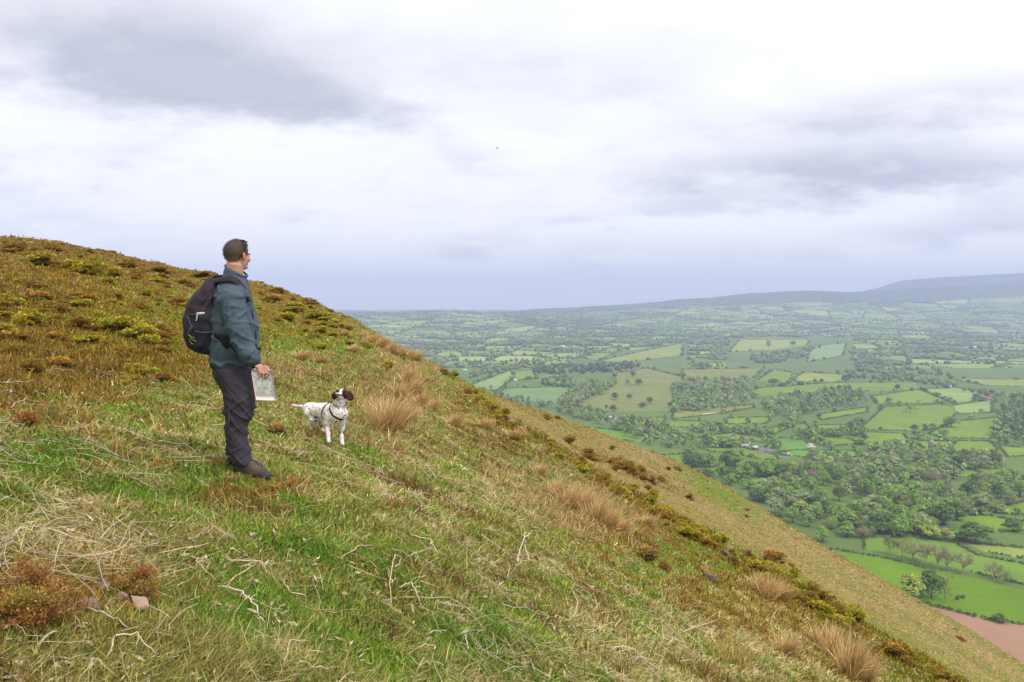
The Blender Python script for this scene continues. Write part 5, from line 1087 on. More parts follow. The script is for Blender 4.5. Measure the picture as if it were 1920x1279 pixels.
stone(632, 612, 44, 24, 1.0, DKR, 'dark brown boulder on the slope near the skyline', 6, (0, rad(30), 0)); stone(612, 600, 30, 12, .6, GR, 'flat pale slab beside the dark brown boulder', 7, (0, rad(30), 0))
stone(1358, 1040, 22, 22, .5, alb(112, 98, 92), 'grey rock on the near crest', 8, (0, rad(35), 0)); stone(1346, 1016, 20, 26, .4, alb(140, 112, 94), 'broken pinkish earth and rock above the grey one', 9, (0, rad(50), 0)); stone(1330, 1088, 22, 22, .4, alb(120, 100, 90), 'dark rock under the overhanging turf', 10, (0, rad(30), 0)); stone(1322, 1064, 16, 24, .3, alb(160, 128, 108), 'crumbling pinkish bank above the dark rock', 11, (0, rad(55), 0))
stone(958, 790, 30, 22, .7, alb(150, 116, 98), 'bare pink earth bank on the upper crest', 12, (0, rad(35), 0)); stone(980, 808, 26, 14, .6, alb(170, 130, 110), 'lower lump of bare pink earth on the crest', 13, (0, rad(35), 0)); stone(115, 698, 18, 7, .10, alb(196, 180, 150), 'small pale stone on the left slope', 14); stone(232, 867, 16, 8, .05, alb(190, 160, 125), 'small tan stone under the golden rush stems', 15)
# ---------- the bird
def bird():
    p = np.array([(932 - CX) / F * 150, 150, (HY - 278) / F * 150]); mb = MB(); V, Fc = ico(2); c = alb(40, 40, 44)
    mb.add(V * np.array([.20, .07, .07]), Fc, c); mb.add(V * np.array([.06, .05, .05]) + np.array([.22, 0, .02]), Fc, c); mb.add([(-.18, 0, 0), (-.36, .07, 0), (-.36, -.07, .0), (-.2, 0, .03)], [(0, 1, 3), (0, 3, 2), (0, 2, 1), (1, 2, 3)], c)
    o = link('bird', mb.mesh('bird'), M_wall)
    o.location = p; o.rotation_euler.z = .5; tag(o, 'tiny dark bird flying in the pale cloudy sky', 'bird')
    for s in (-1, 1):
        w = MB().add([(.08, 0, .03), (-.08, 0, .03), (-.04, s * .28, .14), (.07, s * .26, .15), (-.10, s * .5, .08), (.0, 0, .05), (.02, s * .27, .165)], [(0, 1, 2), (0, 2, 3), (3, 2, 4), (5, 0, 3), (5, 3, 6), (5, 6, 2), (5, 2, 1), (6, 3, 4), (6, 4, 2)], c); link('wing', w.mesh('wing'), M_wall, o)
bird()
# ================= THE WALKER
def Wp(px, py, Y=0.0):                       # point of the figure seen at px, py and standing Y behind the boots' line (local to MAN)
    d = MAN[1] + Y; return np.array([(px - CX) / F * d - MAN[0], Y, (HY - py) / F * d - MAN[2]])
PSI = rad(24); FW = np.array([math.cos(PSI), math.sin(PSI), 0]); RT = np.array([math.sin(PSI), -math.cos(PSI), 0]); UP = np.array([0, 0, 1.0])
SC = MAN[1] / F
def ell(px, py, hx, b, Y=0.0, tilt=0.0):     # ring of the trunk: half depth hx in picture points, half width b in metres
    return (Wp(px, py, Y), FW * hx * SC + UP * tilt, RT * b)
def limb(pts, rad_, n=14, e=2.0, asp=1.0):
    P = np.array(pts, float); S_ = []
    for i in range(len(P)):
        d = P[min(i + 1, len(P) - 1)] - P[max(i - 1, 0)]; a, b = frame_of(d); r = rad_[i]
        S_.append((P[i], a * r * asp, b * r))
    return loft(S_, n, e)
def pn(v, sx, sy, sz, o=0.0): return mnoise.noise(Vector((v[0] * sx + o, v[1] * sy + o * 1.3, v[2] * sz)))
def wrinkle(me, f):
    V = coords(me); N_ = normals(me); d = np.array([f(v) for v in V]); setco(me, V + N_ * d[:, None])
def cloth(name, base, var, bscale=220, bump=.002, rough=.75, spec=.2):
    return mat(name, col=base, rough=rough, var=var, vscale=7, bump=bump, bscale=bscale, spec=spec)
M_jacket = cloth('jacket_cloth', alb(73, 89, 101), .12, 90, .0015, .6, .3); M_trous = cloth('trouser_cloth', alb(64, 60, 69), .16, 120, .002, .8, .2)
M_skin = mat('skin', attr=True, rough=.55, var=.06, vscale=20, spec=.3); M_hair = mat('hair', attr=True, rough=.6, spec=.3)
M_boot = mat('boot_leather', attr=True, rough=.8, var=.2, vscale=40, bump=.002, bscale=120); M_black = mat('black_webbing', col=alb(34, 32, 38), rough=.7, var=.15, vscale=60)
M_packl = cloth('pack_navy', alb(28, 30, 43), .15, 150, .002, .65, .3); M_packu = cloth('pack_purple', alb(54, 43, 54), .15, 150, .002, .7, .25); M_white = mat('white_plastic', col=alb(226, 214, 210), rough=.5)
M_cord = mat('grey_cord', col=alb(104, 100, 104), rough=.7); M_gloss = mat('dark_lens', col=(.012, .012, .014), rough=.12, spec=.6); M_mark = mat('yellow_print', col=alb(168, 170, 96), rough=.6)
def walker():
    P = empty('person', MAN, 'person in blue-grey jacket and dark trousers, standing looking over the valley, map in hand', 'person')
    # --- head, in its own axes (x ahead, y left, z up) then turned away from the viewer
    hy = rad(60); hc = Wp(445, 480.5, .0); hs = 1.0; ca, sa = math.cos(hy), math.sin(hy)
    RH = np.array([[ca, -sa, 0], [sa, ca, 0], [0, 0, 1.0]]); RT_ = np.array([[math.cos(.05), 0, math.sin(.05)], [0, 1, 0], [-math.sin(.05), 0, math.cos(.05)]]); RH = RH @ RT_
    def HD(v): return np.asarray(v, float) * hs @ RH.T + hc
    Vi, Fi = ico(3); mb = MB()
    def eg(c, r, tilt=0): 
        V = Vi * np.array(r); 
        if tilt: V = V @ np.array([[math.cos(tilt), 0, -math.sin(tilt)], [0, 1, 0], [math.sin(tilt), 0, math.cos(tilt)]])
        mb.add(HD(V + np.array(c)), Fi)
    eg((-.012, 0, .030), (.096, .075, .088)); eg((.030, 0, -.012), (.064, .062, .085)); eg((.048, 0, -.070), (.040, .044, .034)); eg((.010, 0, -.055), (.062, .060, .040))
    eg((.085, 0, .022), (.016, .044, .012)); eg((.105, 0, -.016), (.017, .012, .022), -.3); eg((.094, 0, .004), (.012, .008, .02)); eg((.086, 0, -.052), (.012, .024, .010)); eg((.088, 0, -.080), (.014, .018, .012))
    for s in (-1, 1):
        eg((.066, s * .040, -.018), (.022, .018, .018)); eg((.082, s * .030, .008), (.011, .013, .009))
        V = Vi * np.array((.024, .008, .034)); V[:, 0] -= .006 * (V[:, 2] / .034); c = np.array((-.008, s * .080, -.004)); V = V + c; V[:, 1] += s * .010 * (c[0] + .012 - V[:, 0]) / .024; mb.add(HD(V), Fi)
    nk = [HD((-.014, 0, -.010)), HD((-.018, 0, -.060)), Wp(437.5, 519, 0), Wp(436, 542, 0)]; mb.add(*limb(nk, [.060, .063, .069, .088], 18))
    # trunk, arms and legs under the clothes
    mb.add(*loft([(Wp(434, 535), FW * .07, RT * .12), (Wp(436, 600), FW * .08, RT * .12), (Wp(436, 690), FW * .08, RT * .12)], 16))
    A = [Wp(434, 548, -.17), Wp(446, 615, -.20), Wp(470, 672, -.21), Wp(477, 681, -.212)]; mb.add(*limb(A, [.045, .036, .027, .024], 12))
    B = [Wp(430, 548, .20), Wp(436, 625, .24), Wp(462, 680, .22), Wp(468, 690, .22)]; mb.add(*limb(B, [.045, .036, .027, .024], 12))
    for Y, o in ((-.09, 0), (.10, -5)): mb.add(*limb([Wp(437 + o, 690, Y), Wp(449 + o, 760, Y), Wp(446 + o, 830, Y), Wp(446 + o, 872, Y)], [.07, .055, .045, .04], 12))
    # right hand: palm, four fingers bent over the map, thumb behind it
    def hand(k):
        q = lambda x, y, Y: Wp(x, y, Y) if k == 0 else Wp(x - 10, y + 4, .44 + Y * .96)
        mb.add(*loft([(q(477, 681, -.213), FW * .020, RT * .026), (q(482, 684, -.220), FW * .033, RT * .022), (q(489, 688.5, -.228), FW * .041, RT * .019), (q(495, 691, -.230), FW * .034, RT * .014)], 16))
        for i, (a, b, c, r) in enumerate([((500, 689), (505, 697), (503, 704), .0100), ((496, 691), (500.5, 701), (499, 708), .0105), ((490.5, 692), (494.5, 702), (493.5, 708.5), .0102), ((485, 691.5), (488.5, 700), (488, 706), .0090)]):
            mb.add(*limb([q(a[0] - 5, a[1] - 3, -.232), q(*a, -.240), q(*b, -.256), q((b[0] + c[0]) / 2, (b[1] + c[1]) / 2, -.252), q(*c, -.243)], [r * 1.05, r * 1.1, r, r * .95, r * .7], 10))
        mb.add(*limb([q(483, 682, -.210), q(492, 688, -.198), q(499, 695, -.204), q(503, 702, -.213)], [.013, .0125, .011, .008], 10))
    hand(0); hand(1)
    me = remesh(mb, .0042, 2, .4); V = coords(me)
    L = (V - hc) @ RH / hs; skin = alb(202, 152, 128, 1.0); C = np.tile(skin, (len(V), 1)); up_ = V[:, 2] > hc[2] - .25
    C[up_] *= np.where((L[up_, 2:3] < -.02) & (L[up_, 0:1] > .03), .90, 1.0); ear = up_ & (abs(L[:, 1]) > .074) & (L[:, 2] < .04); C[ear] = alb(204, 124, 100)
    for s in (-1, 1):
        e = np.linalg.norm(L - np.array([.092, s * .030, .004]), axis=1) < .009; C[e & up_] = alb(60, 46, 40)
        b = (abs(L[:, 1] - s * .03) < .02) & (abs(L[:, 2] - .026) < .006) & (L[:, 0] > .07); C[b & up_] = alb(80, 62, 52)
    lip = up_ & (abs(L[:, 2] + .053) < .006) & (L[:, 0] > .085) & (abs(L[:, 1]) < .024); C[lip] = alb(178, 104, 92)
    nd = np.array([pn(v, 60, 60, 60) for v in V]); C *= (1 + .10 * nd)[:, None]; hd = V[:, 2] < 1.0; kn = np.array([pn(v, 130, 130, 130, 4) for v in V]); C[hd] *= (1 + .15 * kn[hd])[:, None]
    setcol(me, C); link('body', me, M_skin, P)
    # --- hair: a cap over the crown and back, then short hairs
    r = np.random.default_rng(17); hb = MB(); Vh, Fh = ico(4); H_ = Vh * np.array((.1005, .0795, .093)) + np.array((-.013, 0, .031)); keep = []
    def hairy(p): 
        front = .044 - .25 * max(0, p[2] - .07); low = -.052 + .30 * max(0, p[0] + .055) + (.036 if p[0] > -.035 else 0)
        return p[2] > low and p[0] < front + .03 * (p[2] > .075) 
    ok = np.array([hairy(p) for p in H_]); wv = np.array([pn(p, 55, 55, 30) for p in H_]); H_ = H_ + Vh * (.0012 + .002 * wv)[:, None]; H_[~ok] = H_[~ok] * .93
    Fk = np.array([f for f in Fh if ok[f].sum() >= 1]); hcol = alb(82, 67, 62); fade = sstep(.005, -.055, H_[:, 2])[:, None]; Cc = (hcol * (1 - fade) + alb(146, 122, 110) * fade) * (1 + .25 * wv)[:, None]
    hb.add(HD(H_), Fk, Cc); ii = r.choice(np.where(ok)[0], 5200); p = H_[ii] + r.normal(0, .004, (5200, 3)); n = Vh[ii] * .5 + np.array([.25, 0, -.35]) + r.normal(0, .25, (5200, 3)); n /= np.linalg.norm(n, axis=1, keepdims=True); topk = (p[:, 2] > .08)[:, None]; n = np.where(topk, n + np.array([.5, 0, .25]), n); l = r.uniform(.002, .006, (5200, 1)); s = np.cross(n, r.normal(size=(5200, 3))) * .0011
    T = np.stack([HD(p - s), HD(p + s), HD(p + n * l)], 1).reshape(-1, 3); grey = 1 + .6 * sstep(.03, -.04, p[:, 2:3]); hb.add(T, np.arange(15600).reshape(-1, 3), np.repeat(hcol * np.exp(r.normal(0, .28, (5200, 1))) * grey, 3, 0)); link('hair', hb.mesh('hair'), M_hair, P)
    # --- jacket
    mb = MB()
    mb.add(*loft([ell(434.5, 686, 40, .178), ell(436, 680, 41.5, .19), ell(438.5, 655, 44, .205), ell(439, 630, 43.5, .205), ell(437, 600, 40.5, .212), ell(435, 572, 35.5, .222), ell(434, 550, 31, .215), ell(435, 538, 28, .165), ell(437, 527, 24, .115), ell(439.5, 519.5, 20.5, .085, 0, -.020), ell(442.5, 511, 19.8, .080, 0, -.040)], 36, 2.25))
    arm = [Wp(431, 546, -.165), Wp(434, 562, -.205), Wp(439, 590, -.222), Wp(446, 615, -.226), Wp(455, 640, -.224), Wp(466, 662, -.218), Wp(474, 675, -.214), Wp(477, 680, -.213)]
    mb.add(*limb(arm, [.078, .086, .084, .082, .078, .064, .052, .043], 20, 2.1)) if 0 else None; la = [Wp(428, 546, .17), Wp(430, 570, .22), Wp(436, 625, .25), Wp(456, 668, .235), Wp(464, 682, .225)]; mb.add(*limb(la, [.078, .086, .08, .062, .045], 18))
    me = remesh(mb, .009, 4, .5); body_n = len(me.vertices)
    sl = remesh(MB().add(*limb(arm, [.070, .085, .083, .081, .077, .064, .052, .043], 24, 2.1)), .008, 3, .5); V1, V2 = coords(me), coords(sl)
    tri = lambda m: np.array([t for p in m.polygons for t in ([p.vertices[0], p.vertices[1], p.vertices[2]], [p.vertices[0], p.vertices[2], p.vertices[-1]])][:]) 
    me = mesh_np('jacket', np.vstack([V1, V2]), np.vstack([tri(me), tri(sl) + body_n]), None, True)
    axis = np.array(arm)
    def fold(v):
        d_arm = min(np.linalg.norm(v - a) for a in axis[2:]); on = max(0, 1 - max(0, d_arm - .09) / .04); z = v[2]
        rg = lambda q: max(0.0, 1 - 5 * abs(q)) ** 1.5; g = pn(v, 5, 5, 9) * .009 + .010 * rg(pn((v[0] + z * .4, v[1], z), 7, 7, 7, 7))
        if v[1] < -.12 and on > 0: 
            t = (v[0] * .45 - z * .9); lo = 1 if z < 1.12 else .55
            g += on * lo * .006 * rg(pn((t, v[0] + z, v[1]), 11, 5, 5, 3)) - on * lo * .002; g += on * .012 * rg(pn((v[0] - z * .25, v[1], z), 9, 6, 3.5, 15)); g += on * lo * .006 * rg(pn((v[0] * .9 + z * .5, v[1], z), 14, 6, 10, 11))
        else: g += .014 * rg(pn((v[0] + z * .6, v[1], z), 6, 4, 6, 5))
        if z < .90: g -= .006 * sstep(.90, .845, np.array(z)); g += .006 * math.sin(z * 260) * (v[1] > -.12) * (.85 < z < .875)
        return g * (.35 if z > 1.47 else 1)
    wrinkle(me, fold); jk = link('jacket', me, M_jacket, P)
    # open top of the collar: a dark rim and lining
    rim = [Wp(443 + 19.5 * math.cos(t), 508 + 10.5 * math.cos(t) + 2.5 * math.sin(t), 0.0) * np.array([1, 0, 1]) + np.array([0, -.078 * math.sin(t), 0]) for t in np.linspace(0, 2 * np.pi, 33)]
    link('collar', MB().add(*tube(rim, .009, 8)).mesh('collar', True), M_jacket, jk)
    cuffp = [Wp(475.5, 678, -.214), Wp(479, 684.5, -.2155)]; link('cuff', MB().add(*limb(cuffp, [.044, .035], 18)).mesh('cuff', True), M_jacket, jk)
    # zip line and pocket on the front, and a dark seam down the side
    zp = [Wp(463, 523, -.03), Wp(467, 545, -.05), Wp(471, 572, -.06), Wp(478, 602, -.07), Wp(482, 630, -.07), Wp(481.5, 655, -.07), Wp(476, 681, -.06)]; link('zip', MB().add(*tube(np.array(zp) + FW * -.006, .0045, 6)).mesh('zip', True), M_black, jk)
    link('hem_toggle', MB().add(*limb([Wp(477, 653, -.13), Wp(482, 657, -.13), Wp(486, 657.5, -.13)], [.006, .012, .008], 8)).mesh('hem_toggle', True), M_black, jk)
    link('watch', MB().add(*limb([Wp(478.5, 683, -.2145), Wp(480.8, 686.3, -.2165)], [.036, .034], 16)).mesh('watch', True), M_black, P)
    # --- trousers
    mb = MB(); mb.add(*loft([ell(435.5, 672, 38, .175), ell(436, 690, 36.5, .185), ell(437, 706, 35, .185), ell(441, 722, 31, .17), ell(444, 736, 22, .10)], 28, 2.2))
    def leg(Y, o, k): 
        rows = [(438, 692, 34, .098), (444, 718, 31, .104), (449, 742, 28.5, .10), (450, 762, 27, .094), (448.5, 780, 24.5, .088), (444, 798, 20.5, .082), (443.5, 815, 19.5, .08), (445.5, 834, 19, .08), (449.5, 852, 20, .084), (453, 864, 20.5, .088), (454, 871, 20.5, .088)]
        mb.add(*loft([(Wp(a + o, b, Y), FW * h * SC * k, RT * w) for a, b, h, w in rows], 24, 2.15))
    leg(-.095, 1.5, .95); leg(.10, -4, .92); me = remesh(mb, .009, 3, .5)
    def tf(v):
        z = v[2]; t = z + v[0] * .35; am = .4 + .6 * float(sstep(.78, .6, np.array(z))); kn = math.exp(-((z - .43) / .20) ** 2) + .8 * math.exp(-((z - .12) / .07) ** 2) + .4
        t = z + v[0] * .5 * pn(v, 2.5, 2.5, 2.5, 6) * 2; rg = lambda q: max(0.0, 1 - 5.5 * abs(q)) ** 1.5; sg = 1 if pn(v, 3, 3, 3, 12) > 0 else -1; g = .010 * kn * rg(pn((v[0] * .8, v[1] * .6, z + v[0] * .9), 5, 5, 12, 2)) + .009 * kn * rg(pn((v[0], v[1] * .7, z - v[0] * .6), 4.5, 4.5, 10, 8)) - .004 * kn + .006 * pn(v, 7, 7, 10, 9)
        return g * am
    wrinkle(me, tf); tr = link('trousers', me, M_trous, P)
    seam = [Wp(430, 735, -.19), Wp(430, 760, -.185), Wp(429.5, 785, -.18), Wp(428, 805, -.165)]; link('seam', MB().add(*tube(seam, .0035, 5)).mesh('seam', True), M_cord, tr)
    # --- boots
    for Y, ox, oz in ((-.10, 0, 0), (.10, -12, -6)):
        f = np.array([.985, -.10, -.17]); f /= np.linalg.norm(f); l = np.array([f[1], -f[0], 0]); l /= np.linalg.norm(l); u = np.cross(l, f); u = u if u[2] > 0 else -u
        hp = Wp(438 + ox, 880 + oz, Y); gz = -.20 * hp[0] - .02 * hp[1]; hp[2] = gz + .004; r_ = np.random.default_rng(3)
        rows = [(0, .030, .070), (.03, .038, .105), (.08, .041, .125), (.12, .042, .110), (.16, .044, .085), (.20, .047, .074), (.235, .045, .066), (.262, .037, .056), (.278, .022, .040)]
        up = MB().add(*loft([(hp + f * t + u * (h / 2 + .016), l * w, u * h / 2) for t, w, h in rows], 20, 2.6)); up.add(*limb([hp + f * .055 + u * .08, hp + f * .05 + u * .17], [.05, .048], 16)); me = remesh(up, .006, 2)
        V = coords(me); t = (V - hp) @ f; C = np.tile(alb(78, 71, 68), (len(V), 1)); C[t > .25] = alb(74, 74, 80); C[(t > .12) & (t < .20)] = alb(96, 80, 70); C[t < .04] = alb(78, 70, 70); setcol(me, C); e = empty('boot', (0, 0, 0)); e.parent = P
        link('boot_upper', me, M_boot, e)
        so_ = [(hp + f * t + u * .009, l * (w + .005), u * .011) for t, w, h in [(-.006, .024, 0)] + [(a, b, 0) for a, b, c in rows[1:-1]] + [(.285, .022, 0)]]; link('sole', MB().add(*loft(so_, 20, 3.2), alb(52, 46, 44)).mesh('sole', True), M_boot, e)
        lc = MB()
        for i in range(4):
            t = .115 + i * .026; z = np.interp(t, [a for a, b, c in rows], [c for a, b, c in rows]); a = hp + f * t + u * (z + .012); lc.add(*tube([a - l * .026 - u * .004, a + u * .006, a + l * .026 - u * .004], .003, 5), alb(150, 92, 80))
        link('laces', lc.mesh('laces', True), M_boot, e)
    # --- sunglasses pushed up on the hair: a thing of its own
    E = empty('sunglasses', MAN, 'black sunglasses pushed up on the hair of the person', 'sunglasses'); fr = MB()
    for s in (-1, 1):
        fr.add(*tube([HD(q) for q in [(-.022, s * .086, -.002), (-.012, s * .088, .022), (-.004, s * .087, .060), (.006, s * .080, .090), (.020, s * .066, .112)]], [.005, .0062, .0062, .006, .0055], 7)); 
        ring = [HD((.034 - .018 * math.cos(t), s * (.036 + .026 * math.sin(t)), .119 + .006 * math.cos(t) - .010 * abs(math.sin(t)) * (math.sin(t) > 0))) for t in np.linspace(0, 2 * np.pi, 17)]; fr.add(*tube(ring, .003, 6))
        c = np.mean(ring[:-1], 0); link('lens', MB().add(np.vstack([[c], ring[:-1]]), [(0, i + 1, (i + 1) % 16 + 1) for i in range(16)]).mesh('lens', True), M_gloss, E)
    fr.add(*tube([HD((.034, -.012, .122)), HD((.034, 0, .125)), HD((.034, .012, .122))], .003, 6)); link('frame', fr.mesh('frame', True), M_black, E)
    # --- the folded map
    a, b, c = Wp(471, 694, -.226), Wp(507.5, 695, -.234), Wp(479.5, 750, -.232); X = (b - a); w = np.linalg.norm(X); X /= w; D = (c - a); D = D - X * (D @ X) * .0; h = np.linalg.norm(D); D /= h; Nn = np.cross(X, D); Nn = Nn / np.linalg.norm(Nn); Nn = Nn if Nn[1] < 0 else -Nn
    E = empty('folded_map', MAN, 'folded paper walking map held in the hand of the person', 'map')
    mm = bpy.data.materials.new('printed_map'); mm.use_nodes = True; nt = mm.node_tree; N = nt.nodes; Lk = nt.links; bs = N['Principled BSDF']; bs.inputs['Roughness'].default_value = .55
    at = N.new('ShaderNodeAttribute'); at.attribute_name = 'Col'; sp = N.new('ShaderNodeSeparateColor'); Lk.new(at.outputs['Color'], sp.inputs[0]); cb = N.new('ShaderNodeCombineXYZ'); Lk.new(sp.outputs[0], cb.inputs[0]); Lk.new(sp.outputs[1], cb.inputs[1])
    def nz(s, d, lo, hi, c0, c1):
        n = N.new('ShaderNodeTexNoise'); n.inputs['Scale'].default_value = s; n.inputs['Detail'].default_value = d; Lk.new(cb.outputs[0], n.inputs['Vector']); r = N.new('ShaderNodeValToRGB'); e = r.color_ramp.elements
        e[0].position = lo; e[1].position = hi; e[0].color = (*c0, 1); e[1].color = (*c1, 1); Lk.new(n.outputs['Fac'], r.inputs[0]); return r
    g = nz(3.2, 3, .42, .60, lin((206, 205, 200)), lin((186, 190, 182))); ln = nz(3.4, 2, .47, .50, (1, 1, 1), (.40, .40, .42)); e = ln.color_ramp.elements.new(.53); e.color = (1, 1, 1, 1)
    l2 = nz(9, 1, .49, .50, (1, 1, 1), (.5, .47, .5)); e = l2.color_ramp.elements.new(.51); e.color = (1, 1, 1, 1)
    def mul(x, y): q = N.new('ShaderNodeMix'); q.data_type = 'RGBA'; q.blend_type = 'MULTIPLY'; q.inputs[0].default_value = 1; Lk.new(x, q.inputs[6]); Lk.new(y, q.inputs[7]); return q.outputs[2]
    m1 = mul(mul(g.outputs[0], ln.outputs[0]), l2.outputs[0])
    def mask(sock, lo, hi):
        x = N.new('ShaderNodeMath'); x.operation = 'GREATER_THAN'; Lk.new(sock, x.inputs[0]); x.inputs[1].default_value = lo; y = N.new('ShaderNodeMath'); y.operation = 'LESS_THAN'; Lk.new(sock, y.inputs[0]); y.inputs[1].default_value = hi
        z = N.new('ShaderNodeMath'); z.operation = 'MULTIPLY'; Lk.new(x.outputs[0], z.inputs[0]); Lk.new(y.outputs[0], z.inputs[1]); return z.outputs[0]
    def over(f, x, colr): q = N.new('ShaderNodeMix'); q.data_type = 'RGBA'; Lk.new(f, q.inputs[0]); Lk.new(x, q.inputs[6]); q.inputs[7].default_value = (*lin(colr), 1); return q.outputs[2]
    m1 = over(mask(sp.outputs[1], .80, .87), m1, (206, 172, 166)); m1 = over(mask(sp.outputs[1], .87, 1.2), m1, (224, 222, 216)); m1 = over(mask(sp.outputs[0], -.1, .05), m1, (220, 180, 172)); m1 = over(mask(sp.outputs[0], .94, 1.2), m1, (232, 232, 230)); Lk.new(m1, bs.inputs['Base Color'])
    def sheet(nm, off, du, dv, m, bend=.004):
        n, k = 9, 9; V = []; C = []
        for i in range(n):
            for j in range(k):
                s, t = i / (n - 1), j / (k - 1); p = a + X * (w * (s + du)) + D * (h * (t + dv)) + Nn * (off + bend * math.sin(s * 3.1) + .003 * math.sin(t * 4)); V.append(p); C.append((s, t, 0))
        f = [(i * k + j, (i + 1) * k + j, (i + 1) * k + j + 1, i * k + j + 1) for i in range(n - 1) for j in range(k - 1)]
        V = np.array(V); V2 = V - Nn * .0016; nv = len(V); f2 = [tuple(q + nv for q in t[::-1]) for t in f]; bd = [i * k for i in range(n)] + [(n - 1) * k + j for j in range(1, k)] + [i * k + k - 1 for i in range(n - 2, -1, -1)] + [j for j in range(k - 2, 0, -1)]
        sd = [(bd[q], bd[(q + 1) % len(bd)], bd[(q + 1) % len(bd)] + nv, bd[q] + nv) for q in range(len(bd))]; me = mesh_np(nm, np.vstack([V, V2]), f + f2 + sd, np.vstack([C, C]), True); link(nm, me, m, E)
    sheet('front_leaf', 0, 0, 0, mm); sheet('inner_leaf', -.0035, .012, .006, M_white, .005); sheet('back_leaf', -.008, .05, .012, M_white, .007)
walker()
def backpack():
    E = empty('backpack', MAN, 'dark purple and navy backpack worn on the back of the person', 'backpack')
    rows = [(400, 524, 9, .07), (396, 533, 15, .115), (389, 548, 20, .135), (382, 568, 28, .15), (380, 590, 31, .158), (381, 612, 33, .16), (382, 632, 32, .158), (385, 648, 28, .145), (390, 658, 18, .115), (393, 661, 8, .07)]
    def shell(k0, k1, grow): return MB().add(*loft([(Wp(a, b, 0) - FW * .0, FW * (h * SC + grow), RT * (w + grow)) for a, b, h, w in rows[k0:k1]], 30, 2.7))
    me = remesh(shell(0, 10, 0), .009, 3)
    def pf(v): return .010 * (1 - 2 * abs(pn(v, 8, 8, 9, 3))) + .006 * pn(v, 18, 18, 22, 6)
    wrinkle(me, pf); body = link('pack_body', me, M_packu, E)
    lo = [(382, 586, 31.5, .160), (380.5, 596, 33.5, .166), (381, 612, 34.5, .169), (382, 632, 33.5, .167), (385, 648, 30, .155), (390, 659, 20, .125), (393, 662.5, 9, .08)]
    me = remesh(MB().add(*loft([(Wp(a, b, 0), FW * h * SC, RT * w) for a, b, h, w in lo], 30, 2.7)), .009, 3); wrinkle(me, pf); link('pack_pocket', me, M_packl, E)
    bv = BVHTree.FromPolygons([tuple(v) for v in coords(me)], [tuple(p.vertices) for p in me.polygons]); bu = BVHTree.FromPolygons([tuple(v) for v in coords(body.data)], [tuple(p.vertices) for p in body.data.polygons])
    def on(px, py, off=.004, Y0=-.5):        # the pack's near face under a point of the photograph
        d0 = Wp(px, py, Y0); d1 = Wp(px, py, .3); dr = Vector(d1 - d0).normalized(); best = None
        for t in (bv, bu):
            h = t.ray_cast(Vector(d0), dr)
            if h[0] is not None and (best is None or h[3] < best[1]): best = (h[0], h[3], h[1])
        return np.array(best[0] + best[2] * off) if best else Wp(px, py, -.15)
    def line(nm, pts, r_, m, par=E, off=.004):
        Q = []
        for (x0, y0), (x1, y1) in zip(pts[:-1], pts[1:]):
            for t in np.linspace(0, 1, 7)[:-1]: Q.append(on(x0 + (x1 - x0) * t, y0 + (y1 - y0) * t, off))
        Q.append(on(*pts[-1], off)); return link(nm, MB().add(*tube(Q, r_, 6)).mesh(nm, True), m, par)
    line('zip', [(366, 621), (378, 623.5), (392, 623), (405, 619)], .0035, M_cord); line('zip', [(357, 590), (368, 590), (372, 592)], .003, M_cord)
    line('bungee_cord', [(378, 583), (384, 571), (391, 560), (396, 552)], .0028, M_cord); line('bungee_cord', [(382, 582), (389, 570), (396, 556)], .0028, M_cord); line('bungee_cord', [(352, 592), (356, 604), (361, 614), (355, 622), (352, 632)], .003, M_cord); line('bungee_cord', [(353, 622), (360, 610)], .003, M_cord)
    for p in ([(354, 627), (359, 631), (366, 634)], [(356, 631), (360, 636), (368, 640)], [(355, 636), (359, 642), (362, 645)]): line('printed_mark', p, .0022, M_mark)
    t = [on(368.5, 586.5, .007), on(383, 585.5, .007), on(383.5, 589.5, .007), on(370, 591, .007)]; link('white_tag', MB().add(np.vstack([t, np.array(t) + np.array([0, .004, 0])]), [(0, 1, 2, 3), (7, 6, 5, 4), (0, 4, 5, 1), (1, 5, 6, 2), (2, 6, 7, 3), (3, 7, 4, 0)]).mesh('white_tag'), M_white, E); line('zip_pull', [(370, 590), (369.5, 596), (368, 602)], .004, M_white)
    # straps: flat bands over the shoulders and round the hips
    def band(nm, pts, wd, th, m):
        P_ = np.array(pts); t = np.linspace(0, 1, 22); k = np.linspace(0, 1, len(P_)); Q = np.stack([pchip(k, P_[:, j], t) for j in range(3)], 1); S_ = []
        for i in range(len(Q)):
            d = Q[min(i + 1, 21)] - Q[max(i - 1, 0)]; d /= np.linalg.norm(d); out = Q[i] - Wp(436, 575, 0); out[2] *= .4; out -= d * (out @ d); out /= np.linalg.norm(out); s = np.cross(d, out); S_.append((Q[i], s * wd, out * th))
        link(nm, MB().add(*loft(S_, 12, 2.6)).mesh(nm, True), m, E)
    band('shoulder_strap', [Wp(401, 530, -.07), Wp(407, 526, -.10), Wp(418, 523.5, -.125), Wp(431, 523, -.130), Wp(443, 527, -.120), Wp(451, 536, -.116), Wp(459, 549, -.100), Wp(461, 572, -.07), Wp(455, 605, -.06), Wp(442, 622, -.10), Wp(425, 634, -.15)], .026, .009, M_packu)
    band('shoulder_strap', [Wp(402, 526, .09), Wp(415, 522, .13), Wp(430, 522, .14), Wp(446, 528, .13), Wp(462, 550, .12), Wp(471, 590, .12), Wp(458, 620, .2), Wp(420, 634, .2)], .032, .009, M_packu)
    band('hip_belt', [Wp(405, 634, -.185), Wp(415, 636, -.215), Wp(425, 641, -.222), Wp(434, 650, -.205), Wp(446, 658, -.19), Wp(470, 661, -.13), Wp(484, 660, -.05)], .045, .010, M_black)
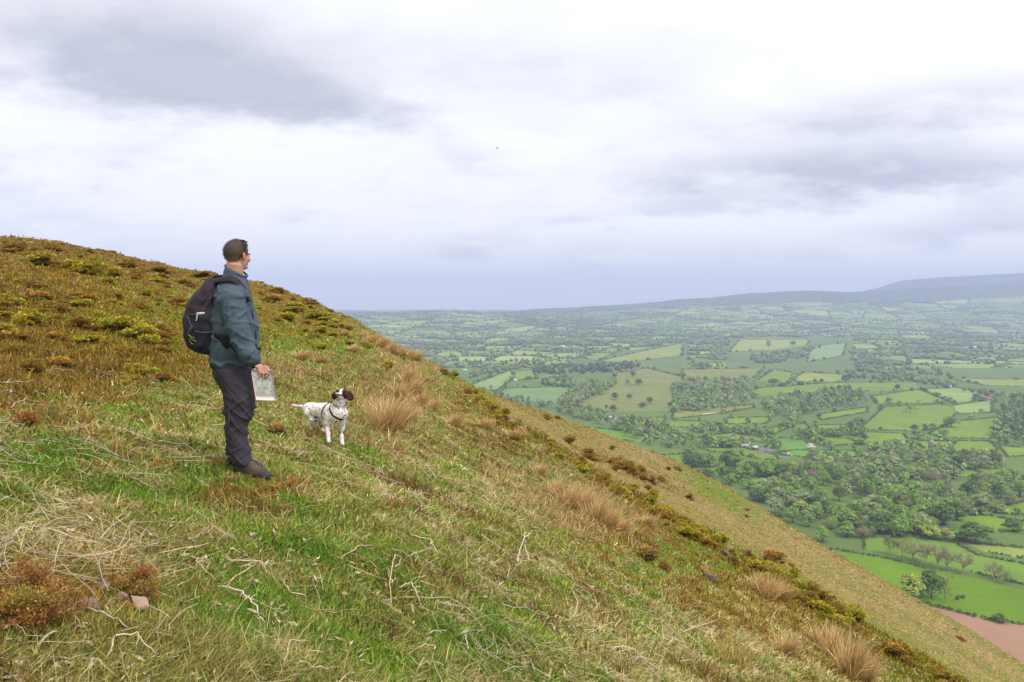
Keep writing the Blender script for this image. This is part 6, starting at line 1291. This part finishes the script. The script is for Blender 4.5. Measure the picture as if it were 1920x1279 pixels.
    link('haul_loop', MB().add(*tube([Wp(398, 527, -.02), Wp(400, 519, -.01), Wp(408, 515, .0), Wp(411, 520, .01)], .006, 6)).mesh('haul_loop', True), M_black, E)
    link('carry_buckle', MB().add(*limb([Wp(463, 556, -.135), Wp(467, 566, -.13)], [.012, .012], 8)).mesh('carry_buckle', True), M_black, E)
backpack()

# ================= THE DOG
DO = np.array([-2.15, 9.35, -1.53])
def Dp(px, py, d): return np.array([(px - CX) / F * d, d, (HY - py) / F * d]) - DO
M_dog = mat('dog_coat', attr=True, rough=.9, spec=.1); M_ear = mat('dog_ear_hair', col=alb(66, 44, 42, 1.0), rough=.85, var=.35, vscale=30, spec=.15); M_harn = mat('harness_webbing', col=alb(50, 30, 36), rough=.8, var=.2, vscale=50); M_coll = mat('collar_cloth', col=alb(128, 138, 150), rough=.7)
def dog():
    E = empty('dog', DO, 'white spaniel with dark brown ears and ticked coat, standing in a harness and looking up', 'dog'); mb = MB()
    ax = np.array([.55, -.835, -.12]); ax /= np.linalg.norm(ax); rt = np.array([-.835, -.55, 0]); rt /= np.linalg.norm(rt); up = np.cross(rt, ax); up = up if up[2] > 0 else -up
    rows = [(572, 764, 9.64, .040, .040), (577, 766, 9.60, .070, .062), (584, 768.5, 9.55, .090, .080), (593, 769.5, 9.48, .088, .084), (604, 769.5, 9.40, .090, .086), (614, 771.5, 9.32, .104, .092), (623, 774, 9.24, .118, .098), (631, 776, 9.17, .118, .098), (638, 777, 9.11, .098, .086), (644, 776, 9.07, .060, .056), (646.5, 774, 9.05, .030, .028)]
    mb.add(*loft([(Dp(a, b, c), up * v, rt * l) for a, b, c, v, l in rows], 24, 2.1))
    mb.add(*limb([Dp(628, 770, 9.2), Dp(634, 762, 9.15), Dp(638, 752, 9.11), Dp(640.5, 744, 9.09)], [.088, .076, .062, .056], 18))
    h = np.array([-.15, -.91, .36]); h /= np.linalg.norm(h); hl = np.cross(h, UP); hl /= np.linalg.norm(hl); hu = np.cross(hl, h); hu = hu if hu[2] > 0 else -hu; sk = Dp(641, 739.5, 9.08)
    def HQ(f, l, u): return sk + h * f + hl * l + hu * u
    mb.add(*loft([(HQ(-.062, 0, -.004), hl * .030, hu * .030), (HQ(-.040, 0, .002), hl * .056, hu * .056), (HQ(0, 0, .004), hl * .066, hu * .062), (HQ(.035, 0, .0), hl * .055, hu * .052), (HQ(.055, 0, -.010), hl * .038, hu * .040), (HQ(.085, 0, -.014), hl * .030, hu * .032), (HQ(.115, 0, -.014), hl * .028, hu * .029), (HQ(.132, 0, -.012), hl * .020, hu * .022)], 20, 2.1))
    for s in (-1, 1): mb.add(*limb([HQ(.085, s * .012, -.022), HQ(.112, s * .016, -.030), HQ(.122, s * .014, -.030)], [.020, .019, .012], 10))
    mb.add(*limb([HQ(.04, 0, -.034), HQ(.075, 0, -.046), HQ(.105, 0, -.044)], [.030, .020, .014], 12))
    def foot(p): 
        w = p + DO; z = float(hill(np.array([w[0]]), np.array([w[1]]))[0]); return np.array([p[0], p[1], z - DO[2] + .016])
    fw = ax * np.array([1, 1, 0]); fw /= np.linalg.norm(fw)
    def legf(sh, el, wr, pw, r0): 
        f = foot(pw); mb.add(*limb([sh, (sh + el) / 2, el, (el + wr) / 2, wr, (wr + f) / 2, f + UP * .012], [r0, r0 * .84, .042, .031, .0265, .0235, .024], 14)); mb.add(*limb([f + UP * .004 - fw * .012, f + fw * .018, f + fw * .044 - UP * .004], [.026, .028, .018], 12))
        for k in (-1, 0, 1): q = f + fw * .044 + rt * k * .014 - UP * .003; mb.add(*limb([q - fw * .02, q + fw * .006], [.012, .010], 8))
    legf(Dp(621, 776, 9.17), Dp(613.5, 795, 9.19), Dp(615, 813, 9.16), Dp(616, 829, 9.14), .066); legf(Dp(640, 778, 9.19), Dp(640.5, 797, 9.25), Dp(640.5, 816, 9.25), Dp(641, 833, 9.23), .062)
    def legr(hp, kn, hk, pw, r0): 
        f = foot(pw); mb.add(*limb([hp, (hp + kn) / 2 + UP * .005, kn, (kn + hk) / 2, hk, (hk + f) / 2, f + UP * .012], [r0, r0 * .92, .056, .036, .026, .022, .023], 14)); mb.add(*limb([f + UP * .004 - fw * .01, f + fw * .018, f + fw * .042 - UP * .004], [.025, .027, .018], 12))
    legr(Dp(581, 771, 9.53), Dp(589, 786, 9.45), Dp(580, 799, 9.54), Dp(582.5, 812, 9.50), .078); legr(Dp(593, 772, 9.66), Dp(606, 788, 9.58), Dp(601, 799, 9.66), Dp(604.5, 808, 9.64), .070)
    mb.add(*limb([Dp(574, 764, 9.62), Dp(568, 762.5, 9.68), Dp(557, 761.5, 9.74), Dp(547, 759.5, 9.79)], [.026, .019, .0175, .013], 12))
    me = remesh(mb, .0065, 3, .5); V = coords(me); Nn = normals(me)
    sh = np.array([pn(v, 22, 22, 40, 2) for v in V]); setco(me, V + Nn * (sh * .0035)[:, None]); W = alb(242, 236, 230, 1.12); C = np.tile(W, (len(V), 1)); br = alb(84, 60, 56)
    def cell(v, s, o):                        # soft round ticks
        q = np.asarray(v) * s + o; i = np.floor(q); best = 9
        for a in (-1, 0, 1):
            for b in (-1, 0, 1):
                for c in (-1, 0, 1):
                    k = i + (a, b, c); hsh = math.sin(k @ np.array([127.1, 311.7, 74.7])) * 43758.5453; f1 = hsh % 1; f2 = hsh * 1.7 % 1; f3 = hsh * 2.3 % 1; f4 = hsh * 3.1 % 1
                    if f4 < .30: continue
                    best = min(best, np.linalg.norm(q - (k + np.array([f1, f2, f3]))) / (.16 + .22 * f4))
        return best
    Lh = V - sk; hf, hll, hu_ = Lh @ h, Lh @ hl, Lh @ hu; head = (np.linalg.norm(Lh, axis=1) < .17) & (hf > -.075) & (hu_ > -.07)
    for i, v in enumerate(V):
        t = cell(v, 26, 3.0); t2 = cell(v, 48, 9.0); dens = pn(v, 4, 4, 4, 5)
        k = max(0, min(1, (1.05 - t) * 3)) * (.85 if dens > -.2 else .45); k = max(k, max(0, min(1, (1.0 - t2) * 3)) * (.75 if dens > -.1 else .3)); g = .05 * max(0, pn(v, 7, 7, 7, 1))
        C[i] = C[i] * (1 - g) + br * 1.6 * g; C[i] = C[i] * (1 - k) + br * k
    face = head & (hf < .078) & (abs(hll) > .017 + .10 * np.clip(hf - .02, 0, 1)) & (hu_ > -.05 + .3 * np.clip(hf, 0, 1)); C[face] = alb(66, 44, 42); C[head & (abs(hll) <= .017) & (hf < .10)] = alb(236, 230, 226)
    mouth = head & (hf > .06) & (abs(hu_ + .034) < .006); C[mouth] = alb(66, 42, 46); C[head & (hf > .10) & (hu_ < -.036)] = alb(176, 140, 134)
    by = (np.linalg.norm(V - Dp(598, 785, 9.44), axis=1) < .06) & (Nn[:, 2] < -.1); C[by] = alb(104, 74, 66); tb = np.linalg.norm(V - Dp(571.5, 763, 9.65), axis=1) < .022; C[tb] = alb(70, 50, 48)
    inn = np.linalg.norm(V - Dp(602, 794, 9.64), axis=1) < .045; C[inn] = alb(90, 64, 58); setcol(me, C); bod = link('body', me, M_dog, E)
    for s in (-1, 1):
        base = HQ(-.012, s * .058, .030); rgt = hl[0] * s > 0
        if rgt: tip, mid, wd = Dp(659, 749, 9.03), Dp(652.5, 737.5, 9.03), .042
        else: tip, mid, wd = Dp(627.5, 747, 9.03), Dp(626.8, 738, 9.03), .044
        pts = [base, (base + mid) / 2 + UP * .012, mid, (mid + tip) / 2 - UP * .002, tip, tip - UP * .012]; nr = h * .85 + hl * s * .5; S_ = []
        for p, w_ in zip(pts, (.020, .032, wd, wd * 1.16, wd * .86, wd * .30)):
            a = np.cross(nr, tip - base); a /= np.linalg.norm(a); nn = np.cross(a, tip - base); nn /= np.linalg.norm(nn); S_.append((p, a * w_, nn * .010))
        er = MB().add(*loft(S_, 16, 2.0)); em = remesh(er, .005, 3); wrinkle(em, lambda v: .004 * pn(v, 60, 60, 25)); link('ear', em, M_ear, E)
        V2, F2 = ico(2); link('eye', MB().add(V2 * .0085 + HQ(.046, s * .030, .022), F2).mesh('eye', True), M_gloss, E)
    V2, F2 = ico(3); nz = V2 @ np.array([h * .018, hl * .023, hu * .017]) + HQ(.134, 0, .004); link('nose', MB().add(nz, F2).mesh('nose', True), mat('nose_leather', col=alb(84, 52, 56), rough=.4), E)
    bv = BVHTree.FromPolygons([tuple(v) for v in coords(me)], [tuple(p.vertices) for p in me.polygons])
    def ring(nm, c, n, wd, m, off=.004, arc=None, R0=.30):
        c = np.asarray(c, float); n = np.asarray(n, float); n /= np.linalg.norm(n); a, b = frame_of(n); pts = []
        for t in np.linspace(0, 2 * np.pi, 61)[:-1]:
            d = a * math.cos(t) + b * math.sin(t); hit = bv.ray_cast(Vector(c + d * R0), Vector(-d)); 
            if hit[0] is None: continue
            p = np.array(hit[0]); 
            if np.linalg.norm(p - c) > .17: continue
            pts.append((p, np.array(hit[1]), d))
        Q = np.array([p + d * off for p, nn, d in pts]); k = np.array([1, 2, 1]) / 4; Q = np.stack([np.convolve(np.r_[Q[-1:, j], Q[:, j], Q[:1, j]], k, 'valid') for j in range(3)], 1); nq = len(Q); V = []
        for q, (p, nn, d) in zip(Q, pts): V += [q - n * wd - d * .006, q - n * wd, q + n * wd, q + n * wd - d * .006]
        fc = [(i * 4 + j, i * 4 + j + 1, ((i + 1) % nq) * 4 + j + 1, ((i + 1) % nq) * 4 + j) for i in range(nq) for j in range(3)]; return link(nm, mesh_np(nm, V, fc, None, True), m, E)
    ring('girth_strap', Dp(617, 773, 9.28), ax - UP * .30, .011, M_harn); ring('chest_strap', Dp(632, 765.5, 9.17), ax * .80 + UP * .95, .013, M_harn, .005); ring('collar', Dp(637, 757, 9.125), ax * .5 + UP * .95 + h * .12, .011, M_coll, .004)
dog()
